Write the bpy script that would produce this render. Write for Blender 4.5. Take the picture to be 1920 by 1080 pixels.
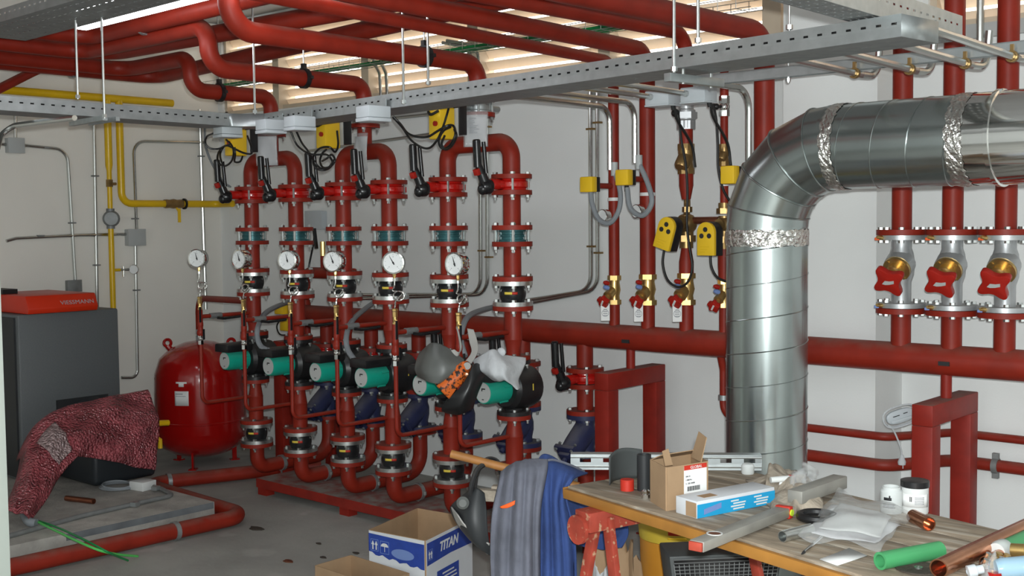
import bpy, bmesh, math, random
from mathutils import Vector as V, Matrix
random.seed(7)
for o in list(bpy.data.objects): bpy.data.objects.remove(o)
S = bpy.context.scene
COL = S.collection
PI = math.pi
def R_(d): return math.radians(d)

# ------------------------------------------------------------------ camera
FPX = 2164.0
PITCH, ROLL, YAW = R_(3.2), 0.0105, R_(48.1)
_fh = V((-math.cos(YAW), math.sin(YAW), 0)); _r0 = V((math.sin(YAW), math.cos(YAW), 0)); _up = V((0, 0, 1))
FW = _fh*math.cos(PITCH) - _up*math.sin(PITCH)
_u0 = _up*math.cos(PITCH) + _fh*math.sin(PITCH)
RT = _r0*math.cos(ROLL) - _u0*math.sin(ROLL)
UP = _u0*math.cos(ROLL) + _r0*math.sin(ROLL)
CAM = V((7.50, -5.06, 1.60))
cd = bpy.data.cameras.new('camera'); cam = bpy.data.objects.new('camera', cd); COL.objects.link(cam)
cam.matrix_world = Matrix(((RT.x, UP.x, -FW.x, CAM.x), (RT.y, UP.y, -FW.y, CAM.y), (RT.z, UP.z, -FW.z, CAM.z), (0, 0, 0, 1)))
cd.sensor_width = 36.0; cd.lens = 36.0*FPX/1920.0; cd.clip_start = 0.05; cd.clip_end = 200
S.camera = cam
# measured points of the photograph turned into places in the room (on a plane of the room)
def ray(px, py): return FW + RT*((px-960)/FPX) - UP*((py-540)/FPX)
def onY(px, py, Y): r = ray(px, py); return CAM + r*((Y-CAM.y)/r.y)
def onX(px, py, X): r = ray(px, py); return CAM + r*((X-CAM.x)/r.x)
def onZ(px, py, Z): r = ray(px, py); return CAM + r*((Z-CAM.z)/r.z)
def onD(px, py, d): return CAM + ray(px, py)*d

# ------------------------------------------------------------------ world, lights, exposure
S.view_settings.view_transform = 'Standard'; S.view_settings.look = 'None'
S.view_settings.gamma = 1.0; S.view_settings.use_curve_mapping = False
S.view_settings.exposure = 0.05
w = bpy.data.worlds.new('daylight'); S.world = w; w.use_nodes = True
bg = w.node_tree.nodes['Background']; bg.inputs[0].default_value = (1.0, 0.95, 0.87, 1); bg.inputs[1].default_value = 3.2
def lamp(name, kind, loc, energy, color=(1, 1, 1), size=0.1, rot=None, size_y=None):
    l = bpy.data.lights.new(name, kind); l.energy = energy; l.color = color
    if kind == 'AREA':
        l.size = size
        if size_y: l.shape = 'RECTANGLE'; l.size_y = size_y
    else: l.shadow_soft_size = size
    o = bpy.data.objects.new(name, l); COL.objects.link(o); o.location = loc
    if rot: o.rotation_euler = rot
    return o
# the photographer's flash, beside the lens
lamp('camera_flash', 'POINT', CAM + UP*0.06 + RT*0.02, 450, (0.95, 1.0, 1.0), 0.02)

# ------------------------------------------------------------------ materials
def srgb(r, g, b):
    def f(c):
        c /= 255.0
        return c/12.92 if c <= 0.04045 else ((c+0.055)/1.055)**2.4
    return (f(r), f(g), f(b))
MATS = {}
def mat(name, col, rough=0.5, metal=0.0, var=0.0, vscale=8.0, bump=0.0, bscale=40.0, dust=0.0, dustcol=(.33, .29, .25),
        spec=0.5, emit=None, estr=0.0, trans=0.0, alpha=1.0, coat=0.0, col2=None, patch=0.0, pscale=3.0, anis=None, transl=0.0, ior=1.45):
    m = bpy.data.materials.new(name); m.use_nodes = True; MATS[name] = m
    nt = m.node_tree; N = nt.nodes; L = nt.links
    b = N['Principled BSDF']
    b.inputs['Base Color'].default_value = (*col, 1); b.inputs['Roughness'].default_value = rough
    b.inputs['Metallic'].default_value = metal; b.inputs['Specular IOR Level'].default_value = spec
    b.inputs['IOR'].default_value = ior
    if coat: b.inputs['Coat Weight'].default_value = coat; b.inputs['Coat Roughness'].default_value = 0.1
    if trans: b.inputs['Transmission Weight'].default_value = trans
    if alpha < 1: b.inputs['Alpha'].default_value = alpha
    if emit: b.inputs['Emission Color'].default_value = (*emit, 1); b.inputs['Emission Strength'].default_value = estr
    tc = N.new('ShaderNodeTexCoord'); src = None
    def noise(sc, det=3.0):
        n = N.new('ShaderNodeTexNoise'); n.inputs['Scale'].default_value = sc; n.inputs['Detail'].default_value = det
        L.new(tc.outputs['Object'], n.inputs['Vector']); return n
    def mix(a, bcol, fac, blend='MIX'):
        x = N.new('ShaderNodeMix'); x.data_type = 'RGBA'; x.blend_type = blend
        if hasattr(fac, 'node'): L.new(fac, x.inputs[0])
        else: x.inputs[0].default_value = fac
        for i, q in ((6, a), (7, bcol)):
            if hasattr(q, 'node'): L.new(q, x.inputs[i])
            else: x.inputs[i].default_value = (*q, 1)
        return x.outputs[2]
    cur = col
    if patch > 0:
        n = noise(pscale, 6.0); r = N.new('ShaderNodeValToRGB'); r.color_ramp.elements[0].position = 0.62-patch*0.25; r.color_ramp.elements[1].position = 0.70-patch*0.2
        L.new(n.outputs['Fac'], r.inputs['Fac']); cur = mix(cur, col2 or tuple(c*.6 for c in col), r.outputs['Color'])
    if var > 0:
        n = noise(vscale); mr = N.new('ShaderNodeMapRange'); mr.inputs['From Min'].default_value = 0.3; mr.inputs['From Max'].default_value = 0.7
        mr.inputs['To Min'].default_value = 1-var; mr.inputs['To Max'].default_value = 1+var
        L.new(n.outputs['Fac'], mr.inputs['Value'])
        cb = N.new('ShaderNodeCombineColor'); [L.new(mr.outputs[0], cb.inputs[i]) for i in range(3)]
        cur = mix(cur, cb.outputs[0], 1.0, 'MULTIPLY')
    if dust > 0:   # dust settled on upward faces
        g = N.new('ShaderNodeNewGeometry'); sp = N.new('ShaderNodeSeparateXYZ'); L.new(g.outputs['Normal'], sp.inputs[0])
        mr = N.new('ShaderNodeMapRange'); mr.inputs['From Min'].default_value = 0.35; mr.inputs['From Max'].default_value = 0.95; mr.inputs['To Max'].default_value = dust
        L.new(sp.outputs['Z'], mr.inputs['Value']); n = noise(14); mm = N.new('ShaderNodeMath'); mm.operation = 'MULTIPLY'
        r = N.new('ShaderNodeMapRange'); r.inputs['From Min'].default_value = 0.25; r.inputs['From Max'].default_value = 0.6; L.new(n.outputs['Fac'], r.inputs['Value'])
        L.new(mr.outputs[0], mm.inputs[0]); L.new(r.outputs[0], mm.inputs[1]); cur = mix(cur, dustcol, mm.outputs[0])
        rm = N.new('ShaderNodeMapRange'); rm.inputs['To Min'].default_value = rough; rm.inputs['To Max'].default_value = 0.9; L.new(mm.outputs[0], rm.inputs['Value']); L.new(rm.outputs[0], b.inputs['Roughness'])
    if hasattr(cur, 'node'): L.new(cur, b.inputs['Base Color'])
    if bump > 0:
        n = noise(bscale, 4.0); bp = N.new('ShaderNodeBump'); bp.inputs['Strength'].default_value = bump; bp.inputs['Distance'].default_value = 0.01
        L.new(n.outputs['Fac'], bp.inputs['Height']); L.new(bp.outputs[0], b.inputs['Normal'])
    if transl > 0:
        t = N.new('ShaderNodeBsdfTranslucent'); t.inputs[0].default_value = (*col, 1); ms = N.new('ShaderNodeMixShader'); ms.inputs[0].default_value = transl
        L.new(b.outputs[0], ms.inputs[1]); L.new(t.outputs[0], ms.inputs[2]); L.new(ms.outputs[0], N['Material Output'].inputs[0])
    return m
mat('wall', (.82, .835, .825), .85, var=.04, vscale=1.3, bump=.06, bscale=120)
mat('wall_side', (.80, .775, .72), .85, var=.04, vscale=1.3, bump=.06, bscale=120)
mat('floor', (.34, .335, .31), .75, var=.16, vscale=2.2, bump=.15, bscale=30, col2=(.41, .40, .375), patch=.2, pscale=4)
mat('ceiling', (.35, .35, .35), .9, var=.08, vscale=2)
mat('concrete', (.38, .36, .33), .9, var=.22, vscale=7, bump=.5, bscale=45)
mat('concrete_band', (.14, .15, .16), .9, var=.2, vscale=9)
mat('red', (.24, .018, .008), .48, spec=.35, var=.14, vscale=9, dust=.45, dustcol=(.22, .15, .12))
mat('red_frame', (.24, .016, .009), .5, spec=.35, var=.16, vscale=11, dust=.6, dustcol=(.24, .19, .16))
mat('red_valve', (.45, .010, .007), .22, coat=.5, var=.05)
mat('red_tank', (.33, .005, .004), .16, coat=.6, var=.03)
mat('red_plastic', (.36, .014, .008), .35, var=.05)
mat('red_cover', (.58, .028, .005), .4, var=.04)
mat('zinc', (.60, .62, .61), .28, .95, var=.10, vscale=30)
mat('galv', (.40, .43, .435), .42, .75, var=.10, vscale=22)
mat('galv_dark', (.24, .25, .25), .55, .45, var=.12, vscale=22)
mat('duct', (.37, .41, .405), .23, .95, var=.12, vscale=4)
mat('foil', (.74, .73, .70), .13, 1.0, bump=1.0, bscale=55)
mat('conduit', (.55, .56, .54), .22, .95, var=.06)
mat('chrome', (.80, .80, .78), .10, 1.0)
mat('rubber', (.012, .012, .013), .38, var=.2, vscale=30)
mat('black', (.013, .013, .014), .35, var=.15, vscale=20, dust=.35, dustcol=(.14, .13, .12))
mat('black_cable', (.012, .012, .012), .4)
mat('lever_black', (.012, .012, .013), .25)
mat('pump_green', (.008, .34, .24), .30, var=.06, vscale=10, dust=.25, dustcol=(.2, .34, .28))
mat('grey_label', (.46, .47, .46), .45)
mat('dark_print', (.02, .02, .022), .5)
mat('yellow', (.82, .52, .02), .38, var=.05)
mat('yellow_print', (.8, .6, .08), .5)
mat('gas_yellow', (.74, .46, .008), .28, var=.08, vscale=6)
mat('brass', (.62, .42, .16), .28, .9, var=.10, vscale=20)
mat('bronze', (.30, .19, .075), .36, .75, var=.22, vscale=18)
mat('cast_blue', (.022, .027, .080), .42, var=.15, vscale=12, dust=.75, dustcol=(.17, .16, .16))
mat('teal', (.03, .11, .12), .35, .35, var=.25, vscale=25)
mat('cast_silver', (.44, .45, .46), .38, .6, var=.08, vscale=15, dust=.3)
mat('dial', (.80, .82, .82), .35)
mat('white_plastic', (.52, .56, .59), .40, var=.03)
mat('grey_plastic', (.42, .44, .44), .5)
mat('grey_flex', (.24, .26, .28), .45)
mat('paper', (.60, .60, .62), .6, var=.04, vscale=12)
mat('white', (.66, .67, .66), .5, var=.03)
mat('boiler_grey', (.11, .12, .125), .5, var=.06, vscale=120, bump=.05, bscale=200)
mat('boiler_dark', (.022, .024, .026), .5, var=.1)
mat('burner', (.018, .022, .026), .45, var=.1)
mat('cream_frame', (.62, .52, .40), .6, var=.05)
mat('slat', (.90, .80, .68), .6, var=.03, transl=.32)
mat('tube_light', (1, 1, 1), .5, emit=(.95, .95, 1.0), estr=9)
mat('cable_green', (.01, .22, .06), .4)
mat('cable_green_light', (.10, .55, .12), .4)
mat('cardboard', (.36, .235, .135), .8, var=.10, vscale=9, bump=.08, bscale=70)
mat('cardboard_dark', (.34, .21, .11), .85, var=.10, vscale=9)
mat('box_white', (.62, .64, .67), .6, var=.03)
mat('print_blue', (.022, .055, .30), .55, var=.12, vscale=25)
mat('print_paleblue', (.16, .24, .50), .6)
mat('print_cyan', (.015, .31, .58), .45)
mat('print_red', (.52, .03, .015), .5)
mat('print_grey', (.35, .36, .38), .6)
mat('overall_grey', (.115, .120, .150), .95, var=.22, vscale=10, bump=.25, bscale=60)
mat('overall_blue', (.030, .060, .19), .92, var=.22, vscale=9, bump=.25, bscale=60)
mat('orange', (.75, .10, .01), .6)
mat('plywood', (.30, .24, .175), .8, var=.30, vscale=6, bump=.25, bscale=30, col2=(.42, .37, .30), patch=.4, pscale=5)
mat('wood_edge', (.36, .16, .03), .5, var=.15, vscale=12)
mat('wood_handle', (.30, .13, .035), .5, var=.15, vscale=14)
mat('worn_red', (.33, .045, .025), .6, var=.25, vscale=14, col2=(.46, .28, .17), patch=.12, pscale=40)
mat('level_grey', (.31, .30, .27), .5, .3, var=.12, vscale=14)
mat('rag', (.34, .29, .23), .95, var=.30, vscale=16, bump=.5, bscale=60)
mat('plastic_sheet', (.70, .72, .72), .12, alpha=.20, spec=.7, bump=.25, bscale=22)
mat('cloudy_plastic', (.72, .75, .74), .35, alpha=.75)
mat('clear_blue', (.40, .62, .78), .12, alpha=.55, spec=.8)
mat('pink_wrap', (.36, .080, .095), .20, var=.45, vscale=10, alpha=.86, bump=.9, bscale=85, spec=.7)
mat('wrap_clear', (.42, .30, .30), .22, var=.4, vscale=60, alpha=.9, bump=.9, bscale=85, spec=.8)
mat('copper', (.50, .23, .13), .22, .95, var=.16, vscale=14)
mat('copper_dull', (.28, .10, .055), .4, .8, var=.2, vscale=14)
mat('ppr_green', (.06, .30, .115), .4, var=.06)
mat('disc_brown', (.055, .043, .034), .8, var=.2, vscale=40, bump=.4, bscale=150)
mat('bucket_yellow', (.60, .44, .05), .45, var=.08)
mat('bucket_orange', (.60, .26, .03), .45, var=.08)
mat('purple', (.04, .02, .20), .5)
mat('heater_dark', (.06, .066, .066), .5, var=.1)
mat('mask_grey', (.10, .105, .10), .4, var=.35, vscale=6)
mat('flame', (.62, .12, .012), .5, col2=(.02, .01, .008), patch=.5, pscale=75)
mat('strap_grey', (.34, .33, .31), .6)
mat('rag_white', (.56, .58, .60), .9, var=.10, vscale=14, bump=.3, bscale=50)
mat('door_paint', (.62, .68, .62), .45)
mat('glass', (1, 1, 1), .03, alpha=.12, spec=.8)
mat('tag_white', (.78, .78, .77), .5)
mat('vial', (.55, .75, .05), .3, emit=None)

# ------------------------------------------------------------------ mesh helpers
ORG = {}
def frame(axis):
    a = V(axis).normalized(); t = V((0, 0, 1)) if abs(a.z) < .9 else V((1, 0, 0))
    u = t.cross(a).normalized(); v = a.cross(u).normalized(); return u, v, a
class MB:
    def __init__(s): s.v = []; s.f = []; s.mi = []; s.cur = 0
    def add(s, vs, fs):
        o = len(s.v); s.v += [V(p) for p in vs]
        for f in fs: s.f.append([i+o for i in f]); s.mi.append(s.cur)
        return s
    def box(s, c, d, rz=0.0, rot=None):
        x, y, z = d[0]/2, d[1]/2, d[2]/2; M = rot or Matrix.Rotation(rz, 3, 'Z'); c = V(c)
        vs = [c + M @ V((sx*x, sy*y, sz*z)) for sx in (-1, 1) for sy in (-1, 1) for sz in (-1, 1)]
        return s.add(vs, [(0, 1, 3, 2), (4, 6, 7, 5), (0, 4, 5, 1), (2, 3, 7, 6), (0, 2, 6, 4), (1, 5, 7, 3)])
    def mm(s, a, b): return s.box([(a[i]+b[i])/2 for i in range(3)], [abs(b[i]-a[i]) for i in range(3)])
    def lathe(s, prof, o, axis=(0, 0, 1), n=24, ang0=0.0):
        u, v, a = frame(axis); o = V(o); base = len(s.v); rings = []
        for (r, h) in prof:
            if r < 1e-6: s.v.append(o + a*h); rings.append([len(s.v)-1])
            else:
                ring = []
                for i in range(n):
                    t = ang0 + 2*PI*i/n; s.v.append(o + a*h + (u*math.cos(t) + v*math.sin(t))*r); ring.append(len(s.v)-1)
                rings.append(ring)
        for A, B in zip(rings, rings[1:]):
            for i in range(n):
                j = (i+1) % n
                if len(A) == 1 and len(B) == 1: continue
                if len(A) == 1: f = [A[0], B[j], B[i]]
                elif len(B) == 1: f = [A[i], A[j], B[0]]
                else: f = [A[i], A[j], B[j], B[i]]
                s.f.append(f); s.mi.append(s.cur)
        return s
    def cyl(s, p0, p1, r, n=16, r1=None, ang0=0.0):
        p0, p1 = V(p0), V(p1); h = (p1-p0).length; r1 = r if r1 is None else r1
        return s.lathe([(0, 0), (r, 0), (r1, h), (0, h)], p0, p1-p0, n, ang0)
    def ring(s, c, axis, ro, ri, h, n=24):     # hollow ring from c along axis
        return s.lathe([(ri, 0), (ro, 0), (ro, h), (ri, h), (ri, 0)], c, axis, n)
    def tube(s, pts, r, n=10, bend=0.0, closed=False, caps=True, seg=6, hollow=0.0):
        pts = [V(p) for p in pts]
        if bend > 0 and len(pts) > 2: pts = fillet(pts, bend, seg)
        m = len(pts); T = []
        for i in range(m):
            a = pts[i-1] if (i > 0 or closed) else pts[i]; b = pts[(i+1) % m] if (i < m-1 or closed) else pts[i]
            T.append((b-a).normalized())
        u, v, _ = frame(T[0]); rings = []
        rr = r if callable(r) else (lambda t: r)
        for i in range(m):
            t = T[i]; u = (u - t*u.dot(t)); u = u.normalized() if u.length > 1e-6 else frame(t)[0]; v = t.cross(u)
            ring = []
            for k in range(n):
                q = 2*PI*k/n; s.v.append(pts[i] + (u*math.cos(q) + v*math.sin(q))*rr(i/max(1, m-1))); ring.append(len(s.v)-1)
            rings.append(ring)
        pairs = list(zip(rings, rings[1:])) + ([(rings[-1], rings[0])] if closed else [])
        for A, B in pairs:
            for i in range(n): s.f.append([A[i], A[(i+1) % n], B[(i+1) % n], B[i]]); s.mi.append(s.cur)
        if caps and not closed:
            if hollow:
                for ring, P, T_, sg in ((rings[0], pts[0], T[0], 1), (rings[-1], pts[-1], T[-1], -1)):
                    inner = []; deep = []
                    for k in ring:
                        d = s.v[k]-P; s.v.append(P + d*hollow); inner.append(len(s.v)-1)
                    for k in inner: s.v.append(s.v[k] + T_*sg*min(r*5, (pts[-1]-pts[0]).length*.45)); deep.append(len(s.v)-1)
                    for i in range(n):
                        j = (i+1) % n; q = [ring[i], inner[i], inner[j], ring[j]]; q2 = [inner[i], deep[i], deep[j], inner[j]]
                        s.f.append(q if sg > 0 else q[::-1]); s.mi.append(s.cur); s.f.append(q2 if sg > 0 else q2[::-1]); s.mi.append(s.cur)
                    s.f.append(deep[::-1] if sg > 0 else deep); s.mi.append(s.cur)
            else:
                s.f.append(rings[0][::-1]); s.mi.append(s.cur); s.f.append(rings[-1]); s.mi.append(s.cur)
        return s
    def sphere(s, c, r, n=16, m=10, sc=(1, 1, 1), rot=None):
        c = V(c); M = rot or Matrix.Identity(3); o = len(s.v); prof = []
        vs = []; fs = []
        for j in range(m+1):
            t = PI*j/m
            for i in range(n):
                p = 2*PI*i/n; vs.append(c + M @ V((r*sc[0]*math.sin(t)*math.cos(p), r*sc[1]*math.sin(t)*math.sin(p), r*sc[2]*math.cos(t))))
        for j in range(m):
            for i in range(n):
                k = (i+1) % n; fs.append((j*n+i, (j+1)*n+i, (j+1)*n+k, j*n+k))
        return s.add(vs, fs)
    def torus(s, c, axis, R, r, n=32, k=8, a0=0, a1=2*PI):
        u, v, a = frame(axis); c = V(c); full = abs(a1-a0-2*PI) < 1e-4; cnt = n if full else n+1
        pts = [c + (u*math.cos(a0+(a1-a0)*i/n) + v*math.sin(a0+(a1-a0)*i/n))*R for i in range(cnt)]
        return s.tube(pts, r, k, closed=full)
    def prism(s, poly, o, ux, uy, d):           # 2D polygon extruded from o along ux x uy by d
        o, ux, uy = V(o), V(ux), V(uy); nz = ux.cross(uy).normalized()*d; n = len(poly)
        a = [o + ux*x + uy*y for x, y in poly]; b = [p + nz for p in a]
        return s.add(a+b, [list(range(n))[::-1], list(range(n, 2*n))] + [(i, (i+1) % n, n+(i+1) % n, n+i) for i in range(n)])
    def grid(s, fn, nu, nv, closed_u=False):
        vs = [fn(i/nu, j/nv) for j in range(nv+1) for i in range(nu+1)]
        fs = [(j*(nu+1)+i, j*(nu+1)+i+1, (j+1)*(nu+1)+i+1, (j+1)*(nu+1)+i) for j in range(nv) for i in range(nu)]
        return s.add(vs, fs)
    def hexa(s, p0, p1, r): return s.cyl(p0, p1, r, 6)
def fillet(pts, rad, seg=6):
    out = [pts[0]]
    for i in range(1, len(pts)-1):
        p = pts[i]; a = pts[i-1]-p; b = pts[i+1]-p; la, lb = a.length, b.length
        a.normalize(); b.normalize(); ca = max(-1, min(1, a.dot(b))); th = math.acos(ca)
        if th > PI-0.03 or th < .02: out.append(p); continue
        d = min(rad/math.tan(th/2), la*.499, lb*.499); rr = d*math.tan(th/2)
        bis = (a+b).normalized(); c = p + bis*(rr/math.sin(th/2)); s0 = p+a*d-c; s1 = p+b*d-c
        ax = s0.cross(s1).normalized(); tot = PI-th
        for k in range(seg+1): out.append(c + Matrix.Rotation(tot*k/seg, 3, ax) @ s0)
    out.append(pts[-1]); return out
def spline(pts, k=8):
    pts = [V(p) for p in pts]; P = [pts[0]*2-pts[1]] + pts + [pts[-1]*2-pts[-2]]; out = []
    for i in range(1, len(P)-2):
        for j in range(k):
            t = j/k; a, b, c, d = P[i-1], P[i], P[i+1], P[i+2]
            out.append(.5*((2*b) + (c-a)*t + (2*a-5*b+4*c-d)*t*t + (3*b-a-3*c+d)*t**3))
    out.append(pts[-1]); return out
def setp(o, label=None, cat=None, group=None, kind=None):
    if label: o['label'] = label
    if cat: o['category'] = cat
    if group: o['group'] = group
    if kind: o['kind'] = kind
    return o
def thing(name, loc, label, cat, group=None):
    o = bpy.data.objects.new(name, None); COL.objects.link(o); o.location = loc; o.empty_display_size = .05
    ORG[o] = V(loc); return setp(o, label, cat, group)
def build(mb, name, m, parent=None, label=None, cat=None, group=None, kind=None, bevel=0.0, angle=35, solid=0.0, sub=0, flat=False, origin=None, bseg=2):
    if parent is not None: org = ORG[parent]
    elif origin is not None: org = V(origin)
    else:
        xs = [p.x for p in mb.v]; ys = [p.y for p in mb.v]; zs = [p.z for p in mb.v]
        org = V(((min(xs)+max(xs))/2, (min(ys)+max(ys))/2, min(zs)))
    me = bpy.data.meshes.new(name)
    me.from_pydata([tuple(p-org) for p in mb.v], [], mb.f)
    ms = m if isinstance(m, (list, tuple)) else [m]
    for q in ms: me.materials.append(MATS[q])
    if len(ms) > 1:
        for p, i in zip(me.polygons, mb.mi): p.material_index = i
    bm = bmesh.new(); bm.from_mesh(me)
    bmesh.ops.remove_doubles(bm, verts=bm.verts, dist=1e-5)
    bmesh.ops.recalc_face_normals(bm, faces=bm.faces)
    if bevel:
        es = [e for e in bm.edges if len(e.link_faces) == 2 and e.calc_face_angle(0) > R_(40)]
        bmesh.ops.bevel(bm, geom=es, offset=bevel, segments=bseg, affect='EDGES', profile=.5, clamp_overlap=True)
    bm.to_mesh(me); bm.free()
    if not flat:
        me.polygons.foreach_set('use_smooth', [True]*len(me.polygons)); me.set_sharp_from_angle(angle=R_(angle))
    o = bpy.data.objects.new(name, me); COL.objects.link(o)
    if parent is not None: o.parent = parent; ORG[o] = org
    else: o.location = org; ORG[o] = org
    if solid: md = o.modifiers.new('thick', 'SOLIDIFY'); md.thickness = solid; md.offset = 0
    if sub: md = o.modifiers.new('smooth', 'SUBSURF'); md.levels = sub; md.render_levels = sub
    return setp(o, label, cat, group, kind)
def kids(o): return [c for c in bpy.data.objects if c.parent is o]
def copy_tree(root, off, label=None, children=None):
    r = root.copy(); COL.objects.link(r); r.location = root.location + V(off)
    if label: r['label'] = label
    for ch in root.children:
        c = ch.copy(); COL.objects.link(c); c.parent = r
        for g in ch.children:
            d = g.copy(); COL.objects.link(d); d.parent = c
    return r
def text(body, o, ux, uy, size, m, parent, name='lettering', depth=.0006, align='LEFT', squash=1.0, bold=0.0, shear=0.0):
    cu = bpy.data.curves.new('t', 'FONT'); cu.body = body; cu.size = size; cu.extrude = depth; cu.align_x = align
    cu.resolution_u = 3; cu.offset = bold; cu.shear = shear
    tmp = bpy.data.objects.new('t', cu); COL.objects.link(tmp)
    dg = bpy.context.evaluated_depsgraph_get(); me = bpy.data.meshes.new_from_object(tmp.evaluated_get(dg))
    ux, uy = V(ux).normalized(), V(uy).normalized(); nz = ux.cross(uy); org = ORG[parent]; o = V(o)
    for v in me.vertices: v.co = o + ux*(v.co.x*squash) + uy*v.co.y + nz*v.co.z - org
    bpy.data.objects.remove(tmp); bpy.data.curves.remove(cu)
    me.materials.clear(); me.materials.append(MATS[m]); me.name = name
    ob = bpy.data.objects.new(name, me); COL.objects.link(ob); ob.parent = parent; ORG[ob] = org; return ob
def quad(mb, o, ux, uy, w, h, t=.0015):          # thin plate: lower-left corner o, along ux,uy
    return mb.prism([(0, 0), (w, 0), (w, h), (0, h)], V(o), V(ux).normalized(), V(uy).normalized(), t)
ORD = ['first', 'second', 'third', 'fourth', 'fifth', 'sixth', 'seventh', 'eighth']
def bolts(mb, c, pcd, z0, z1, n=4, a0=PI/4, r=.0125, h=.011, axis=(0, 0, 1), stud=True):
    u, v, a = frame(axis); c = V(c)
    for i in range(n):
        t = a0 + 2*PI*i/n; p = c + (u*math.cos(t) + v*math.sin(t))*pcd/2
        mb.hexa(p + a*z1, p + a*(z1+h), r); mb.hexa(p + a*(z0-h), p + a*z0, r)
        if stud: mb.cyl(p + a*(z0-h-.014), p + a*(z1+.001), r*.55, 8)

mat('red_dusty', (.24, .016, .009), .6, var=.16, vscale=11, dust=.95, dustcol=(.27, .25, .225))

for nm in ('pink_wrap', 'wrap_clear'):      # bubbles of the wrap as fine relief
    nt = MATS[nm].node_tree; vo = nt.nodes.new('ShaderNodeTexVoronoi'); vo.inputs['Scale'].default_value = 70
    tcn = [n for n in nt.nodes if n.type == 'TEX_COORD'][0]; nt.links.new(tcn.outputs['Object'], vo.inputs['Vector'])
    bpn = [n for n in nt.nodes if n.type == 'BUMP'][0]; nt.links.new(vo.outputs['Distance'], bpn.inputs['Height']); bpn.invert = True; bpn.inputs['Distance'].default_value = .02
# long weathered grain on the table boards
nt = MATS['plywood'].node_tree; wv = nt.nodes.new('ShaderNodeMapping'); tcn = [n for n in nt.nodes if n.type == 'TEX_COORD'][0]
wv.inputs['Rotation'].default_value = (0, 0, R_(14)); wv.inputs['Scale'].default_value = (1.0, 7.0, 7.0); nt.links.new(tcn.outputs['Object'], wv.inputs['Vector'])
for n in nt.nodes:
    if n.type == 'TEX_NOISE': nt.links.new(wv.outputs[0], n.inputs['Vector'])

# ------------------------------------------------------------------ the room
RX1, RY0, RZ1 = 10.6, -8.4, 3.12
build(MB().mm((-.3, RY0-.3, -.12), (RX1+.3, .3, 0)), 'floor', 'floor', kind='structure')
build(MB().mm((-.3, RY0-.3, RZ1), (RX1+.3, .3, RZ1+.15)), 'ceiling', 'ceiling', kind='structure')
build(MB().mm((-.25, RY0-.25, 0), (0, .25, RZ1)), 'wall_left', 'wall_side', kind='structure')
WZ0, WZ1 = 2.43, 3.02
WIN = [(.06, 4.87), (5.44, 9.6)]
m = MB().mm((0, 0, 0), (RX1, .25, WZ0)).mm((0, 0, WZ1), (RX1, .25, RZ1)).mm((0, 0, WZ0), (.06, .25, WZ1)).mm((4.87, 0, WZ0), (5.44, .25, WZ1)).mm((9.6, 0, WZ0), (RX1, .25, WZ1))
m.mm((4.885, -.28, 0), (5.335, 0, RZ1))
build(m, 'wall_back', 'wall', kind='structure')
build(MB().mm((RX1, RY0-.25, 0), (RX1+.25, .25, RZ1)), 'wall_right', 'wall', kind='structure')
build(MB().mm((0, RY0-.25, 0), (RX1, RY0, RZ1)), 'wall_front', 'wall', kind='structure')
# louvred windows: frame, mullions, each slat a piece
def window(n, x0, x1, mull):
    f = MB().mm((x0, .02, WZ0), (x1, .12, WZ0+.03)).mm((x0, .02, WZ1-.03), (x1, .12, WZ1))
    f.mm((x0, .02, WZ0), (x0+.03, .12, WZ1)).mm((x1-.03, .02, WZ0), (x1, .12, WZ1))
    fr = build(f, 'window_%d' % n, 'cream_frame', kind='structure', origin=((x0+x1)/2, .07, WZ0))
    for mx, mw in mull:
        build(MB().mm((mx-mw/2, -.015, WZ0), (mx+mw/2, .13, WZ1)), 'mullion', 'cream_frame', fr)
    edges = [x0] + [q[0] for q in mull] + [x1]; a = R_(35); hh = .029
    for e0, e1 in zip(edges, edges[1:]):
        L = e1-e0-.02
        if L < .02: continue
        base = None; z = WZ0+.045
        while z < WZ1-.02:
            if base is None:
                b = MB().box((0, 0, 0), (L, .004, 2*hh), rot=Matrix.Rotation(a, 3, 'X'))
                base = build(b, 'slat', 'slat', fr); me = base.data
                for v in me.vertices: v.co += ORG[fr]
                base.location = V(((e0+e1)/2, .07, z)) - ORG[fr]
            else:
                s = base.copy(); COL.objects.link(s); s.location = V(((e0+e1)/2, .07, z)) - ORG[fr]
            z += .07
window(1, .06, 4.87, [(.736, .07), (1.697, .07), (2.676, .085), (3.66, .08), (4.676, .10)])
window(2, 5.44, 9.6, [(6.4, .08), (7.4, .08), (8.5, .08)])
build(MB().prism([(0, 0), (.03, 0), (.03, .035), (0, .06)], (5.42, -.03, WZ0-.06), (0, 1, 0), (0, 0, 1), 4.2), 'trim_1', 'grey_label', kind='structure')
# painted door post at the left edge of the view
p = onX(2, 600, 3.30)
m = MB().mm((3.20, p.y-.28, 0), (3.30, p.y+.004, 2.05)); m.mm((3.185, p.y-.28, 0), (3.20, p.y+.012, 2.05))
build(m, 'door_1', 'door_paint', kind='structure', bevel=.004)

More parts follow.
